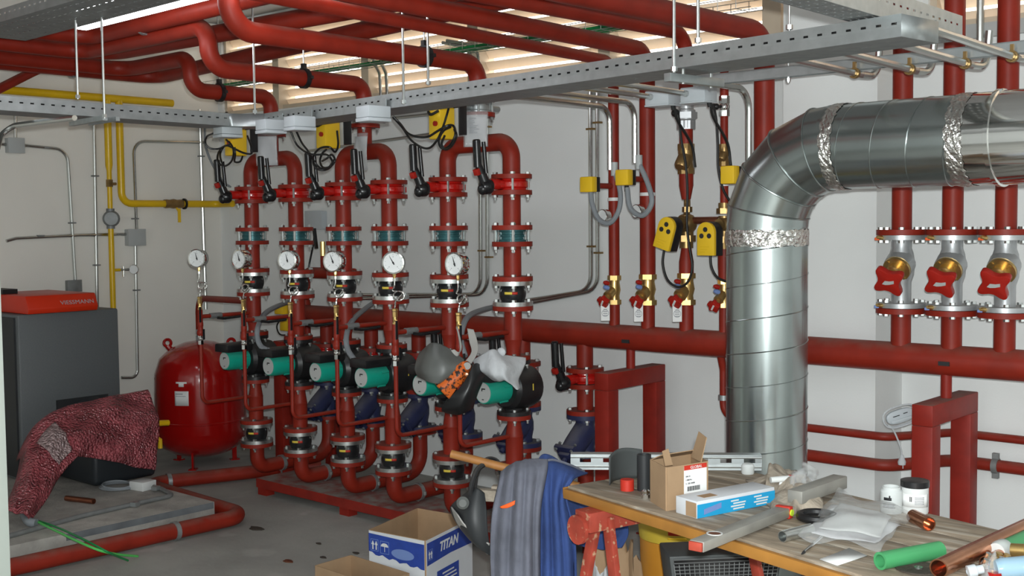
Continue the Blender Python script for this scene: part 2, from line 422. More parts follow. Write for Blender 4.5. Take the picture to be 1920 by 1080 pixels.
# fluorescent batten in view, and an added one for fill
def batten(p0, p1, label, w=.06, h=.09):
    p0, p1 = V(p0), V(p1); t = thing('fluorescent_light', (p0+p1)/2, label, 'ceiling light')
    d = (p1-p0).normalized(); L = (p1-p0).length; c = (p0+p1)/2; rz = math.atan2(d.y, d.x)
    build(MB().box(c+V((0, 0, h/2+.02)), (L+.04, w+.03, .04), rz), 'housing', 'white', t, bevel=.004)
    build(MB().box(c, (L, w, h), rz), 'diffuser', 'tube_light', t, bevel=.01)
    for s in (-.3, .3): build(MB().cyl(c+d*L*s+V((0, 0, h/2+.035)), c+d*L*s+V((0, 0, RZ1-c.z)), .004, 6), 'hanger_rod', 'zinc', t)
    return t
a = onZ(112, 46, 2.52); b = onZ(272, -2, 2.52)
batten((a.x, -2.385, 2.552), (4.35, -2.41, 2.552), 'glowing fluorescent batten behind the perforated tray at the ceiling')
batten((6.3, -6.2, 2.9), (8.3, -6.2, 2.9), 'added unseen fill batten on the ceiling behind the viewpoint')  # unseen batten added to brighten the room from behind the view

# ------------------------------------------------------------------ cable trays
def slotted(mb, o, ux, uy, L, H, sw, sh, pitch, yc, start=0.03):
    o, ux, uy = V(o), V(ux), V(uy)
    def q(x0, x1, y0, y1): mb.add([o+ux*x0+uy*y0, o+ux*x1+uy*y0, o+ux*x1+uy*y1, o+ux*x0+uy*y1], [(0, 1, 2, 3)])
    rows = yc if isinstance(yc, (list, tuple)) else [yc]; y = 0
    for r in rows:
        q(0, L, y, r-sh/2); x = 0; xs = start
        while xs+sw < L:
            q(x, xs, r-sh/2, r+sh/2); x = xs+sw; xs += pitch
        q(x, L, r-sh/2, r+sh/2); y = r+sh/2
    q(0, L, y, H)
def tray(p0, p1, width, side, H, label, bottomslots=True, name='cable_tray'):
    """near lower edge p0->p1; the tray lies on `side` (+1 left of the direction)"""
    p0, p1 = V(p0), V(p1); d = (p1-p0); L = d.length; d.normalize(); up = V((0, 0, 1)); n = up.cross(d).normalized()*side
    up = d.cross(n).normalized(); up = up if up.z > 0 else -up
    t = thing(name, p0, label, 'cable tray')
    for k, off in ((0, 0), (1, width)):
        mb = MB(); slotted(mb, p0+n*off, d, up, L, H, .017, .0065, .048, H*.60)
        mb.add([p0+n*off+up*H, p0+d*L+n*off+up*H, p0+d*L+n*(off+(.012 if k == 0 else -.012))+up*(H+.002), p0+n*(off+(.012 if k == 0 else -.012))+up*(H+.002)], [(0, 1, 2, 3)])
        build(mb, 'side_rail', 'galv', t, solid=.0016, flat=True)
    mb = MB()
    if bottomslots: slotted(mb, p0, d, n, L, width, .025, .007, .05, [width*.14, width*.38, width*.62, width*.86])
    else: slotted(mb, p0, d, n, L, width, .02, .006, .30, [width*.5])
    build(mb, 'tray_bottom', 'galv_dark', t, solid=.0016, flat=True)
    return t
tz = 2.105
A = onZ(497, 236, tz); B = onZ(1700, 66, tz)
B = onZ(1690, 68, tz)
mt = tray(A, B, .20, 1, .062, 'long galvanised cable tray crossing in front of the pump lines', False)
nb = V((0, 0, 1)).cross((B-A).normalized()); build(MB().add([B, B+nb*.2, B+nb*.2+V((0, 0, .062)), B+V((0, 0, .062))], [(0, 1, 2, 3)]), 'end_plate', 'galv', mt, solid=.0016)
C0 = onZ(-60, 202, tz); C1 = onZ(430, 236, tz)
tray(C0, C1, .20, 1, .062, 'galvanised cable tray running out of the left edge above the yellow gas pipes', False)
# bent corner piece between the two trays
mb = MB(); dn = V((0, 0, .062)); nA = V((0, 0, 1)).cross((B-A).normalized()); nC = V((0, 0, 1)).cross((C1-C0).normalized())
inner = spline([C1, C1.lerp(A, .5)+V((-.015, .01, 0)), A], 5); outer = spline([C1+nC*.2, (C1+nC*.2).lerp(A+nA*.2, .5)+V((-.05, .05, 0)), A+nA*.2], 5)
for q in (inner, outer):
    for a, b in zip(q, q[1:]): mb.add([a, b, b+dn, a+dn], [(0, 1, 2, 3)])
for (a, b), (c, d) in zip(zip(inner, inner[1:]), zip(outer, outer[1:])): mb.add([a, b, d, c], [(0, 1, 2, 3)])
build(mb, 'cable_tray_bend', 'galv', label='smooth bend joining the two galvanised cable trays above the pumps', cat='cable tray', solid=.0016)
# near tray at top left and the branch at top right
a = onZ(-120, 121, 2.50); b = onZ(300, -12, 2.50)
tray((2.03, -2.745, 2.50), (4.3, -2.79, 2.50), .30, 1, .055, 'perforated tray overhead at the top left beside the glowing light')
a = onZ(1535, -2, 2.16); b = onZ(1812, 86, 2.16)
D0 = onZ(1660, 36, 2.175); 
e1 = onZ(1530, -2, 2.175); e2 = onZ(1805, 72, 2.175)
dirv = V((6.0-6.0, 1, 0))
e2 = onZ(1773, 67, 2.175); e1 = onZ(1527, 0, 2.175); e3 = onZ(1625, 37, 2.175)
tray((e2.x, -4.0, 2.175), (e2.x, onX(1804, 72, e2.x).y, 2.175), max(.10, e2.x-(e1.x+e3.x)/2), 1, .078, 'wide cable tray branch coming overhead at the top right')

# cables added in the trays so the side slots look dark
def slot_dark_cables(p0, p1, w, lab, n=7):
    t = thing('slot_dark_cables', p0, lab, 'cable', 'black cables added to darken the tray slots'); d = (V(p1)-V(p0)); nn = V((0, 0, 1)).cross(d.normalized())
    for i in range(n):
        for r_ in (0, 1):
            off = .016+(w-.032)*i/(n-1); q = [V(p0)+d*(.02+.96*j/6)+nn*(off+.003*math.sin(j*1.7+i))+V((0, 0, .0145+.024*r_)) for j in range(7)]
            build(MB().tube(q, .0125, 6), 'cable', 'black_cable', t)
slot_dark_cables(A, B, .20, 'black cables added in the long tray above the pumps to darken its slots')
slot_dark_cables(C0, C1, .20, 'black cables added in the left tray above the gas pipes to darken its slots')

# ------------------------------------------------------------------ the six pump lines
RXS = [1.756, 2.180, 2.599, 2.972, 3.409, 3.835]
YR, YH, YG = -.97, -.42, -1.34
PR = .0425                                   # pipe radius
FRd, FT = .097, .022                          # flange radius, thickness
X0 = RXS[0]
def flange(z0, z1, x=X0, y=YR, r=FRd, mb=None): return (mb or MB()).lathe([(0, z0), (r, z0), (r, z1), (r*.62, z1), (r*.55, z1+.006), (0, z1+.006)] if False else [(0, z0), (r, z0), (r, z1), (0, z1)], (x, y, 0), n=28)
def line_copies(root, labelf, xs=RXS[1:]):
    root['label'] = labelf(0)
    for k, x in enumerate(xs): copy_tree(root, (x-X0, 0, 0), labelf(k+1))
def nth(k): return ORD[k] + ' pump line from the tank'

# upper pipe spool between butterfly valve and check valve
t = thing('pipe_spool', (X0, YR, 1.57), 'x', 'pipe', 'upper pipe spools')
build(MB().cyl((X0, YR, 1.592), (X0, YR, 1.735), PR, 20), 'pipe', 'red', t)
build(flange(1.735, 1.757), 'flange', 'red', t); build(flange(1.570, 1.592), 'flange', 'red', t)
b = MB(); bolts(b, (X0, YR, 0), .155, 1.735, 1.832); build(b, 'bolts', 'zinc', t, kind='stuff')
line_copies(t, lambda k: 'upper red flanged pipe spool below the black lever, ' + nth(k))
# check valve
t = thing('check_valve', (X0, YR, 1.514), 'x', 'valve', 'check valves')
build(MB().lathe([(0, 0), (.070, 0), (.070, .008), (.060, .010), (.060, .023), (.064, .025), (.064, .031), (.060, .033), (.060, .046), (.070, .048), (.070, .056), (0, .056)], (X0, YR, 1.514), n=28), 'body', 'teal', t)
for i in range(4):
    q = PI/4 + i*PI/2; p = V((X0+.0775*math.cos(q), YR+.0775*math.sin(q), 0))
    s = MB().cyl(p+V((0, 0, 1.462)), p+V((0, 0, 1.607)), .0075, 8); s.hexa(p+V((0, 0, 1.592)), p+V((0, 0, 1.604)), .0135); s.hexa(p+V((0, 0, 1.477)), p+V((0, 0, 1.4905)), .0135)
    build(s, 'stud_bolt', 'zinc', t)
line_copies(t, lambda k: 'dark teal check valve held by four long studs, ' + nth(k))
# spool between check valve and rubber joint
t = thing('pipe_spool', (X0, YR, 1.326), 'x', 'pipe', 'middle pipe spools')
build(MB().cyl((X0, YR, 1.349), (X0, YR, 1.492), PR, 20), 'pipe', 'red', t)
build(flange(1.4915, 1.514), 'flange', 'red', t); build(flange(1.327, 1.349), 'flange', 'red', t)
b = MB(); bolts(b, (X0, YR, 0), .155, 1.305, 1.349); build(b, 'bolts', 'zinc', t, kind='stuff')
line_copies(t, lambda k: 'middle red flanged pipe spool behind the gauges, ' + nth(k))
# rubber expansion joints, upper and lower
def rubber(z1, lab, stripe=1):
    z0 = z1-.118
    t = thing('rubber_joint', (X0, YR, z0), 'x', 'expansion joint', 'rubber expansion joints')
    build(MB().lathe([(.03, 0), (.096, 0), (.096, .020), (.05, .020)], (X0, YR, z1-.020), n=28), 'steel_flange', 'zinc', t)
    build(MB().lathe([(.03, 0), (.096, 0), (.096, .020), (.05, .020)], (X0, YR, z0), n=28), 'steel_flange', 'zinc', t)
    prof = [(0, .004)] + [(.052+.012*math.sin(PI*i/8), .014+.090*i/8) for i in range(9)] + [(0, .114)]
    bl = build(MB().lathe(prof, (X0, YR, z0), n=28), 'rubber_bellows', 'rubber', t)
    s = MB(); c = V((X0, YR, z0+.062)); dirc = math.atan2(CAM.y-YR, CAM.x-3.0)
    for i in range(10):
        a0 = dirc-.75+i*.10; a1 = a0+.10
        s.cur = 0 if i < 6 else 1
        s.add([c+V((math.cos(a)*.0652, math.sin(a)*.0652, dz)) for a, dz in ((a0, -.006), (a1, -.006), (a1, .006), (a0, .006))], [(0, 1, 2, 3)])
    build(s, 'stripe', ['yellow_print', 'print_red'], bl, solid=.0008)
    line_copies(t, lab)
rubber(1.327, lambda k: 'black rubber expansion joint above the header, ' + nth(k))
rubber(.422, lambda k: 'black rubber expansion joint below the pump, ' + nth(k))
# pipe into the pump
t = thing('pipe_spool', (X0, YR, .95), 'x', 'pipe', 'pump inlet pipes')
build(MB().lathe([(PR, 1.185), (PR, 1.050), (PR*1.03, 1.047), (PR, 1.043), (.034, 1.0), (.034, .972)], (X0, YR, 0), n=20), 'pipe', 'red', t)
build(flange(1.187, 1.209), 'flange', 'red', t); build(flange(.952, .972, r=.082), 'flange', 'red', t)
b = MB(); bolts(b, (X0, YR, 0), .155, 1.187, 1.229); bolts(b, (X0, YR, 0), .13, .93, .972, r=.010); build(b, 'bolts', 'zinc', t, kind='stuff')
line_copies(t, lambda k: 'red pipe spool leading into the pump top, ' + nth(k))
# circulation pump
def pump():
    t = thing('circulation_pump', (X0, YR, .69), 'x', 'pump', 'green circulation pumps')
    zc = .815
    build(MB().lathe([(0, -.075), (.082, -.070), (.100, -.050), (.106, .0), (.106, .07), (.098, .105), (.07, .118), (0, .118)], (X0, YR, zc), (0, 1, 0), n=28), 'pump_casing', 'black', t)
    build(flange(.932, .951, r=.082), 'flange', 'black', t); build(flange(.687, .706, r=.082), 'flange', 'black', t)
    build(MB().cyl((X0, YR, .70), (X0, YR, .94), .045, 16), 'neck', 'black', t)
    mo = build(MB().lathe([(0, -.070), (.058, -.070), (.058, -.195), (.052, -.213), (0, -.213)], (X0, YR, zc), (0, 1, 0), n=28), 'motor', 'pump_green', t)
    for i in range(3):
        q = [.4, 2.0, -1.1][i]; build(MB().box((X0+.058*math.cos(q), YR-.10, zc+.058*math.sin(q)), (.012, .05, .012), rot=Matrix.Rotation(-q, 3, 'Y')), 'rib', 'pump_green', mo)
    cap = build(MB().lathe([(0, -.2135), (.0475, -.2135), (.0475, -.216), (0, -.216)], (X0, YR, zc), (0, 1, 0), n=28), 'end_label', 'grey_label', t)
    f = MB(); f.box((X0+.004, YR-.2165, zc+.018), (.022, .001, .006)); f.box((X0-.006, YR-.2165, zc+.013), (.006, .001, .012)); f.box((X0, YR-.2165, zc-.032), (.012, .001, .004))
    build(f, 'print_mark', 'dark_print', cap, kind='stuff')
    b = MB().prism([(-.065, .052), (.065, .052), (.065, .093), (.052, .100), (-.052, .100), (-.065, .093)], (X0, YR-.06, zc), (1, 0, 0), (0, 0, 1), .175)
    build(b, 'terminal_box', 'black', t, bevel=.004)
    s = MB().box((X0+.1062, YR+.02, zc+.01), (.0012, .006, .032)); build(s, 'side_print', 'yellow_print', t)
    return t
pump_root = pump()
line_copies(pump_root, lambda k: 'black pump with turquoise green motor, ' + nth(k))
# pipe below the pump
t = thing('pipe_spool', (X0, YR, .422), 'x', 'pipe', 'pump outlet pipes')
build(MB().lathe([(.033, .668), (.033, .645), (PR*.97, .590), (PR, .585), (PR*1.03, .582), (PR, .578), (PR, .444)], (X0, YR, 0), n=20), 'pipe', 'red', t)
build(flange(.666, .687, r=.082), 'flange', 'red', t); build(flange(.422, .444), 'flange', 'red', t)
b = MB(); bolts(b, (X0, YR, 0), .155, .402, .444); bolts(b, (X0, YR, 0), .13, .666, .706, r=.010); build(b, 'bolts', 'zinc', t, kind='stuff')
line_copies(t, lambda k: 'red pipe spool with cone below the pump, ' + nth(k))
# bottom bend running back to the strainer
t = thing('pipe_bend', (X0, YR, .09), 'x', 'pipe', 'floor level return bends')
build(MB().tube([(X0, YR, .285), (X0, YR, .150), (X0, YH, .150), (X0, YH, .385)], PR, 18, .112, seg=8), 'pipe', 'red', t)
build(flange(.282, .304), 'flange', 'red', t); build(flange(.378, .400, y=YH), 'flange', 'red', t)
b = MB(); bolts(b, (X0, YR, 0), .155, .282, .324); bolts(b, (X0, YH, 0), .155, .378, .424); build(b, 'bolts', 'zinc', t, kind='stuff')
cl = build(MB().ring((X0, YR+.165, .150), (0, 1, 0), PR+.006, PR+.0005, .022, 24), 'clamp', 'galv', t)
build(MB().cyl((X0, YR+.176, .062), (X0, YR+.176, .104), .006, 8).hexa((X0+.056, YR+.176, .14), (X0+.056, YR+.176, .16), .008), 'clamp_bolt', 'zinc', cl)
line_copies(t, lambda k: 'red pipe bend near the floor with a clamp, ' + nth(k))
# Y strainer in blue cast iron
t = thing('y_strainer', (X0, YH, .40), 'x', 'strainer', 'blue cast iron strainers')
b = MB().lathe([(0, .424), (.05, .424), (.048, .45), (.056, .49), (.056, .53), (.048, .56), (.052, .595), (0, .595)], (X0, YH, 0), n=24)
dv = V((0, -.78, -.62)).normalized(); c = V((X0, YH, .535)); b.lathe([(.062, 0), (.060, .10), (.054, .165), (0, .165)], c, dv, 20)
build(b, 'body', 'cast_blue', t)
build(flange(.400, .424, y=YH), 'flange', 'cast_blue', t); build(flange(.595, .618, y=YH), 'flange', 'cast_blue', t)
u, v, a = frame(dv); M = Matrix((u, v, a)).transposed()
cv = MB().box(c+dv*.175, (.125, .125, .022), rot=M); cv.box(c+dv*.20, (.07, .07, .02), rot=M); cv.lathe([(.016, 0), (.016, .02), (0, .02)], c+dv*.21, dv, 6)
build(cv, 'cover_plate', 'cast_blue', t, bevel=.004)
bb = MB(); bolts(bb, c, .14, .152, .186, 4, PI/4, .008, .008, dv, False); build(bb, 'cover_bolts', 'galv_dark', t, kind='stuff')
line_copies(t, lambda k: 'dusty dark blue strainer by the wall behind the ' + nth(k))
# pipe above the strainer
t = thing('pipe_spool', (X0, YH, .618), 'x', 'pipe', 'pipes above the strainers')
build(MB().cyl((X0, YH, .64), (X0, YH, .755), PR, 20), 'pipe', 'red', t)
build(flange(.618, .640, y=YH), 'flange', 'red', t); build(flange(.755, .777, y=YH), 'flange', 'red', t)
b = MB(); bolts(b, (X0, YH, 0), .155, .595, .640); bolts(b, (X0, YH, 0), .155, .755, .858); build(b, 'bolts', 'zinc', t, kind='stuff')
line_copies(t, lambda k: 'short red flanged pipe above the strainer behind the ' + nth(k))
# butterfly valves with black lever
def butterfly(yc, zc, lab):
    t = thing('butterfly_valve', (X0, yc, zc-.027), 'x', 'valve', 'butterfly valves with black levers')
    b = MB().lathe([(0, -.027), (.072, -.027), (.072, -.018), (.079, -.012), (.079, .012), (.072, .018), (.072, .027), (0, .027)], (X0, yc, zc), n=28)
    for s in (-1, 1): b.box((X0, yc+s*.088, zc), (.05, .03, .03))
    b.cyl((X0, yc-.07, zc), (X0, yc-.150, zc), .026, 16)
    build(b, 'valve_body', 'red_valve', t, bevel=.002)
    p = V((X0, yc-.176, zc-.012))
    lv = MB().lathe([(0, -.030), (.026, -.027), (.037, -.010), (.037, .016), (.030, .026), (0, .028)], p, (.25, 1, 0), 20)
    lv.sphere(p+V((-.004, -.02, -.012)), .026, 12, 8, (1, .9, 1.05))
    lv.tube([p+V((0, -.006, .012)), p+V((-.008, -.022, .060)), p+V((-.012, -.040, .098))], lambda q: .024-.007*q, 12, .02)
    L = build(lv, 'lever_hub', 'lever_black', t)
    h = MB().lathe([(0, 0), (.0185, 0), (.0185, .122), (.014, .128), (0, .128)], p+V((-.012, -.044, .088)), (-.01, -.04, 1), 16)
    build(h, 'handle', 'lever_black', t)
    build(MB().cyl(p+V((.008, -.008, .06)), p+V((.004, -.020, .205)), .0095, 12), 'release_grip', 'lever_black', t)
    build(MB().box(p+V((-.012, -.050, .066)), (.030, .020, .030), rot=Matrix.Rotation(.42, 3, 'X')), 'red_mark', 'red_plastic', L, bevel=.003)
    line_copies(t, lab)
butterfly(YR, 1.784, lambda k: 'bright red butterfly valve with black lever under the u-bend, ' + nth(k))
butterfly(YH, .806, lambda k: 'red butterfly valve with black lever below the header, ' + nth(k))
# impulse pipe of each gauge
t = thing('gauge_pipe', (X0, YG, .57), 'x', 'pipe', 'small gauge pipes')
build(MB().tube([(X0, YG, .935), (X0, YG, .585), (X0, YR-.03, .585)], .0105, 10, .045), 'thin_pipe', 'red', t)
build(MB().lathe([(.0145, 1.125), (.0145, 1.055), (.0165, 1.05), (.0165, 1.03), (.0145, 1.025), (.016, 1.01), (.021, 1.0), (.021, .985), (.015, .975), (.013, .965)], (X0, YG, 0), n=14), 'upper_pipe', 'red', t)
v1 = MB().hexa((X0, YG, 1.160), (X0, YG, 1.185), .0135); v1.cyl((X0, YG, 1.12), (X0, YG, 1.162), .011, 12); v1.hexa((X0, YG, 1.118), (X0, YG, 1.133), .0145); v1.cyl((X0, YG, 1.142), (X0+.03, YG-.02, 1.142), .007, 8)
v1.lathe([(.0155, 1.188), (.0155, 1.198), (.012, 1.200)], (X0, YG, 0), n=6)
bv = build(v1, 'brass_valve', 'brass', t)
build(MB().box((X0+.034, YG-.022, 1.10), (.006, .010, .09)), 'valve_lever', 'lever_black', bv)
v2 = MB().hexa((X0, YG, .966), (X0, YG, .985), .0165); v2.sphere((X0, YG, .958), .0165, 10, 8); v2.hexa((X0, YG, .925), (X0, YG, .948), .0165); v2.cyl((X0, YG, .958), (X0+.03, YG, .958), .006, 8)
bv = build(v2, 'ball_valve', 'chrome', t); build(MB().box((X0+.032, YG, .985), (.004, .012, .06)), 'valve_lever', 'lever_black', bv)
zt = 1.085
build(MB().cyl((X0, YG, zt), (X0, YR-.03, zt), .012, 12), 'cross_pipe', 'red', t)
v3 = MB().hexa((X0, YG+.065, zt), (X0, YG+.085, zt), .018); v3.cyl((X0, YG+.075, zt), (X0, YG+.125, zt), .0165, 12); v3.hexa((X0, YG+.12, zt), (X0, YG+.14, zt), .018)
bv = build(v3, 'ball_valve', 'galv_dark', t)
lv = build(MB().tube([(X0+.02, YG+.10, zt-.012), (X0+.034, YG+.14, zt-.018), (X0+.034, YG+.26, zt-.012)], .008, 8, .02), 'valve_lever', 'lever_black', bv)
line_copies(t, lambda k: 'small red gauge pipe with brass valve, ' + nth(k))
# pressure gauges with pigtail
def gauge(k, dx, rz, nz):
    base = V((RXS[k]+dx, YG, 1.20)); t = thing('pressure_gauge', base, 'round chrome pressure gauge in front of the ' + nth(k), 'pressure gauge', 'large pressure gauges')
    z = 1.42 - 1.20
    def P(x, y, zz): return base + V((x, y, zz))
    c = P(0, 0, z)
    build(MB().lathe([(0, .030), (.046, .030), (.050, .024), (.050, -.018), (.054, -.020), (.054, -.028), (.047, -.030), (.046, -.022)], c, (0, 1, 0), 36), 'case', 'chrome', t)
    d = build(MB().lathe([(0, -.022), (.047, -.022), (.047, -.019), (0, -.019)], c, (0, 1, 0), 32), 'dial', 'dial', t)
    ticks = MB()
    for i in range(11):
        q = R_(225-27*i); ticks.box(c+V((math.cos(q)*.038, -.0226, math.sin(q)*.038)), (.0045 if i % 5 else .008, .0006, .0014), rot=Matrix.Rotation(-q, 3, 'Y'))
    for i, s in enumerate((225, 90, -45)): ticks.box(c+V((math.cos(R_(s))*.028, -.0226, math.sin(R_(s))*.028)), (.004, .0006, .004))
    build(ticks, 'scale_marks', 'print_grey', d, kind='stuff')
    q = R_(nz); n = V((math.cos(q), 0, math.sin(q)))
    nd = MB().tube([c-n*.010+V((0, -.0245, 0)), c+n*.036+V((0, -.0245, 0))], lambda s: .0028*(1-s)+.0007, 6); nd.cyl(c+V((0, -.023, 0)), c+V((0, -.0265, 0)), .0045, 10)
    build(nd, 'needle', 'dark_print', d)
    nut = MB().hexa(P(0, 0, z-.052), P(0, 0, z-.066), .009); nut.cyl(P(0, 0, z-.06), P(0, 0, z-.075), .006, 8)
    build(nut, 'brass_nut', 'brass', t)
    build(MB().hexa(P(0, 0, z-.075), P(0, 0, z-.088), .0085), 'steel_nut', 'chrome', t)
    pts = [P(0, 0, z-.085), P(-.001, 0, z-.115), P(-.010, 0, z-.135)]
    for i in range(15):
        a = PI*.55 - i*2*PI/12; pts.append(P(.020+.026*math.cos(a)*-1*-1, .004*math.sin(a*.5)+.006*i/14, z-.160+.022*math.sin(a)))
    pts += [P(.004, .006, z-.185), P(.002, .0, z-.205), P(0, 0, z-.222)]
    build(MB().tube(spline(pts, 3), .0038, 8), 'pigtail', 'chrome', t)
    t.rotation_euler.z = R_(rz); return t
for k, (rz, nz, x) in enumerate(zip([30, 8, 24, 18, 36, 4], [105, 108, 104, 112, 120, 108], [1.823, 2.242, 2.609, 3.011, 3.431, 3.830])): gauge(k, 0, rz, nz)

# ------------------------------------------------------------------ u-bends, motor valves, supply pipes
PX = [(RXS[0]+RXS[1])/2, (RXS[2]+RXS[3])/2, (RXS[4]+RXS[5])/2]
WHICH = ['the red tank', 'the middle pair of pump lines', 'the pair of pump lines furthest from the tank']
PAIR = ['nearest pair of pump lines to the tank', 'middle pair of pump lines', 'furthest pair of pump lines from the tank']
EK = [(-1.50, 2.52), (-1.925, 2.545), (-2.385, None)]
for k in range(3):
    xa, xb, xm = RXS[2*k], RXS[2*k+1], PX[k]
    t = thing('u_bend', (xm, YR, 1.811), 'red u-shaped pipe bend over the ' + PAIR[k], 'pipe', 'red u-bends')
    build(MB().tube([(xa, YR, 1.83), (xa, YR, 1.988), (xb, YR, 1.988), (xb, YR, 1.83)], PR, 20, .118, seg=9), 'pipe', 'red', t)
    build(MB().cyl((xm, YR, 1.99), (xm, YR, 2.12), PR*.92, 18), 'branch', 'red', t)
    for x in (xa, xb): build(flange(1.811, 1.832, x=x), 'flange', 'red', t)
    build(flange(2.115, 2.136, x=xm, r=.082), 'flange', 'red', t)
    b = MB(); bolts(b, (xm, YR, 0), .135, 2.115, 2.212, r=.011); build(b, 'bolts', 'zinc', t, kind='stuff')
    # motor valve
    t = thing('motor_valve', (xm, YR, 2.136), 'motor valve with yellow actuator box over the ' + PAIR[k], 'valve', 'yellow motor valves')
    b = MB().lathe([(0, 2.1365), (.066, 2.1365), (.066, 2.145), (.060, 2.15), (.060, 2.176), (.066, 2.182), (.066, 2.1885), (0, 2.1885)], (xm, YR, 0), n=24)
    b.cyl((xm, YR+.05, 2.163), (xm, YR+.145, 2.163), .014, 12); b.cyl((xm, YR-.05, 2.163), (xm, YR-.15, 2.163), .013, 12)
    build(b, 'valve_body', 'galv', t)
    br = MB().box((xm+.012, YR-.16, 2.12), (.085, .05, .20)); build(br, 'bracket', 'black', t, bevel=.003)
    build(MB().box((xm+.030, YR-.1875, 2.08), (.035, .006, .13)), 'side_label', 'grey_label', t)
    ac = build(MB().box((xm-.004, YR-.245, 2.072), (.078, .100, .150)), 'actuator', 'yellow', t, bevel=.008)
    build(MB().box((xm-.004, YR-.225, 2.160), (.050, .055, .05)), 'actuator_cap', 'yellow', t, bevel=.005)
    build(MB().cyl((xm+.008, YR-.293, 2.068), (xm+.008, YR-.305, 2.068), .012, 14), 'button', 'red_plastic', ac)
    build(MB().tube(spline([(xm-.04, YR-.297, 2.125), (xm-.01, YR-.310, 2.11), (xm+.03, YR-.300, 2.125)], 5), .007, 8), 'grip', 'black_cable', ac)
    # supply pipe up and towards the viewer
    ye, zu = EK[k]; zr = 2.372 if k == 2 else 2.345
    path = [(xm, YR, 2.205), (xm, YR, zr), (xm, ye, zr)]
    if zu: path += [(xm, ye, zu), (.98+.22*(k+1) if k else 1.16, ye, zu)]
    else: path += [(xm, ye, 2.62)]
    lab = ['lowest red supply pipe rising from the pump lines nearest the tank', 'red supply pipe with s-curve from the middle pair of pump lines', 'largest red supply pipe curving up from the furthest pair of pump lines'][k]
    t = thing('supply_pipe', (xm, YR, 2.189), lab, 'pipe', 'red overhead supply pipes')
    if k == 0: path = path[:-1] + [(1.30, ye, zu), (1.30, -4.0, zu)]
    if k == 1: path = path[:-1] + [(1.62, ye, zu), (1.62, -4.2, zu)]
    if k == 2: path = path[:-1] + [(xm, ye, 2.86), (1.94, ye, 2.86), (1.94, -4.2, 2.86)]
    build(MB().tube(path, PR, 20, .115, seg=9), 'pipe', 'red', t)
    build(flange(2.189, 2.21, x=xm, r=.082), 'flange', 'red', t)
    yc = [-1.317, -1.367, -1.326][k]
    cl = MB().ring((xm, yc-.012, zr), (0, 1, 0), PR+.009, PR+.0005, .024, 24); cl.box((xm, yc, zr+PR+.016), (.022, .022, .03)); cl.box((xm+PR+.014, yc, zr), (.024, .018, .016)); cl.box((xm-PR-.014, yc, zr), (.024, .018, .016))
    c_ = build(cl, 'clamp', 'black', t)
    build(MB().cyl((xm, yc, zr+PR+.02), (xm, yc, RZ1), .005, 6), 'hanger_rod', 'zinc', c_)
# paper tags in plastic sleeves hung on the motor valves
for k, (px, py, w, h) in enumerate([(508, 283, .118, .165), (672, 287, .085, .175), (895, 245, .108, .150)]):
    c = onX(px, py, PX[k]+.06); d = V((.18, -.98, 0)).normalized() if k == 1 else V((.55, -.83, 0)).normalized(); ux = V((-d.y, d.x, 0))
    c = V((PX[k]+.055, YR-.075, c.z+ .0)); o = c - ux*w/2 - V((0, 0, h/2))
    t = thing('paper_tag', o, ['creased paper sheet in a clear sleeve hung over the first u-bend', 'narrow clear plastic sleeve hung over the second u-bend', 'printed instruction sheet hung over the third u-bend'][k], 'paper tag', 'paper tags hung on the motor valves')
    def wav(i, j, dz=0): return o + ux*(w*i) + V((0, 0, h*j)) + d*(.006*math.sin(i*5+j*4+k) + dz)
    build(MB().grid(lambda i, j: wav(i, j), 8, 8), 'sheet', 'paper', t, solid=.001)
    build(MB().grid(lambda i, j: wav(-.05+i*1.1, -.02+j*1.12, .004), 8, 8), 'sleeve', 'plastic_sheet', t, solid=.0006)
    if k == 2:
        pr = MB()
        for r in range(9):
            L = [.3, .22, .26, .18, .4, .3, .45, .2, .35][r]; z = .86-.055*r; quad(pr, o+ux*(w*.22)+V((0, 0, h*z))+d*.008, ux, (0, 0, 1), w*L, h*(.03 if r else .05), .0006)
        build(pr, 'printed_lines', 'print_grey', t, kind='stuff')

# ------------------------------------------------------------------ distribution header along the back wall
ZH, HR = 1.028, .062
t = thing('distribution_header', (4.6, YH, ZH), 'long dusty red header pipe along the back wall', 'pipe')
build(MB().lathe([(0, -.055), (.03, -.05), (.052, -.03), (HR, 0), (HR, 6.9), (.05, 6.93), (0, 6.95)], (1.50, YH, ZH), (1, 0, 0), 28), 'header_pipe', 'red', t)
for k, x in enumerate(RXS):
    st = build(MB().cyl((x, YH, .858), (x, YH, ZH-.05), PR, 20), 'stub', 'red', t)
    build(flange(.836, .858, x=x, y=YH), 'flange', 'red', st)
for px in (1173, 1770):
    c = onY(px, 640 if px < 1300 else 682, YH-HR); build(MB().box((c.x, YH-HR*.985, c.z), (.045, .010, .017)), 'name_plate', 'dark_print', t)
build(MB().box((3.99, YH-.02, ZH+.02), (.003, .09, .09)), 'weld_seam', 'red', t) if False else None
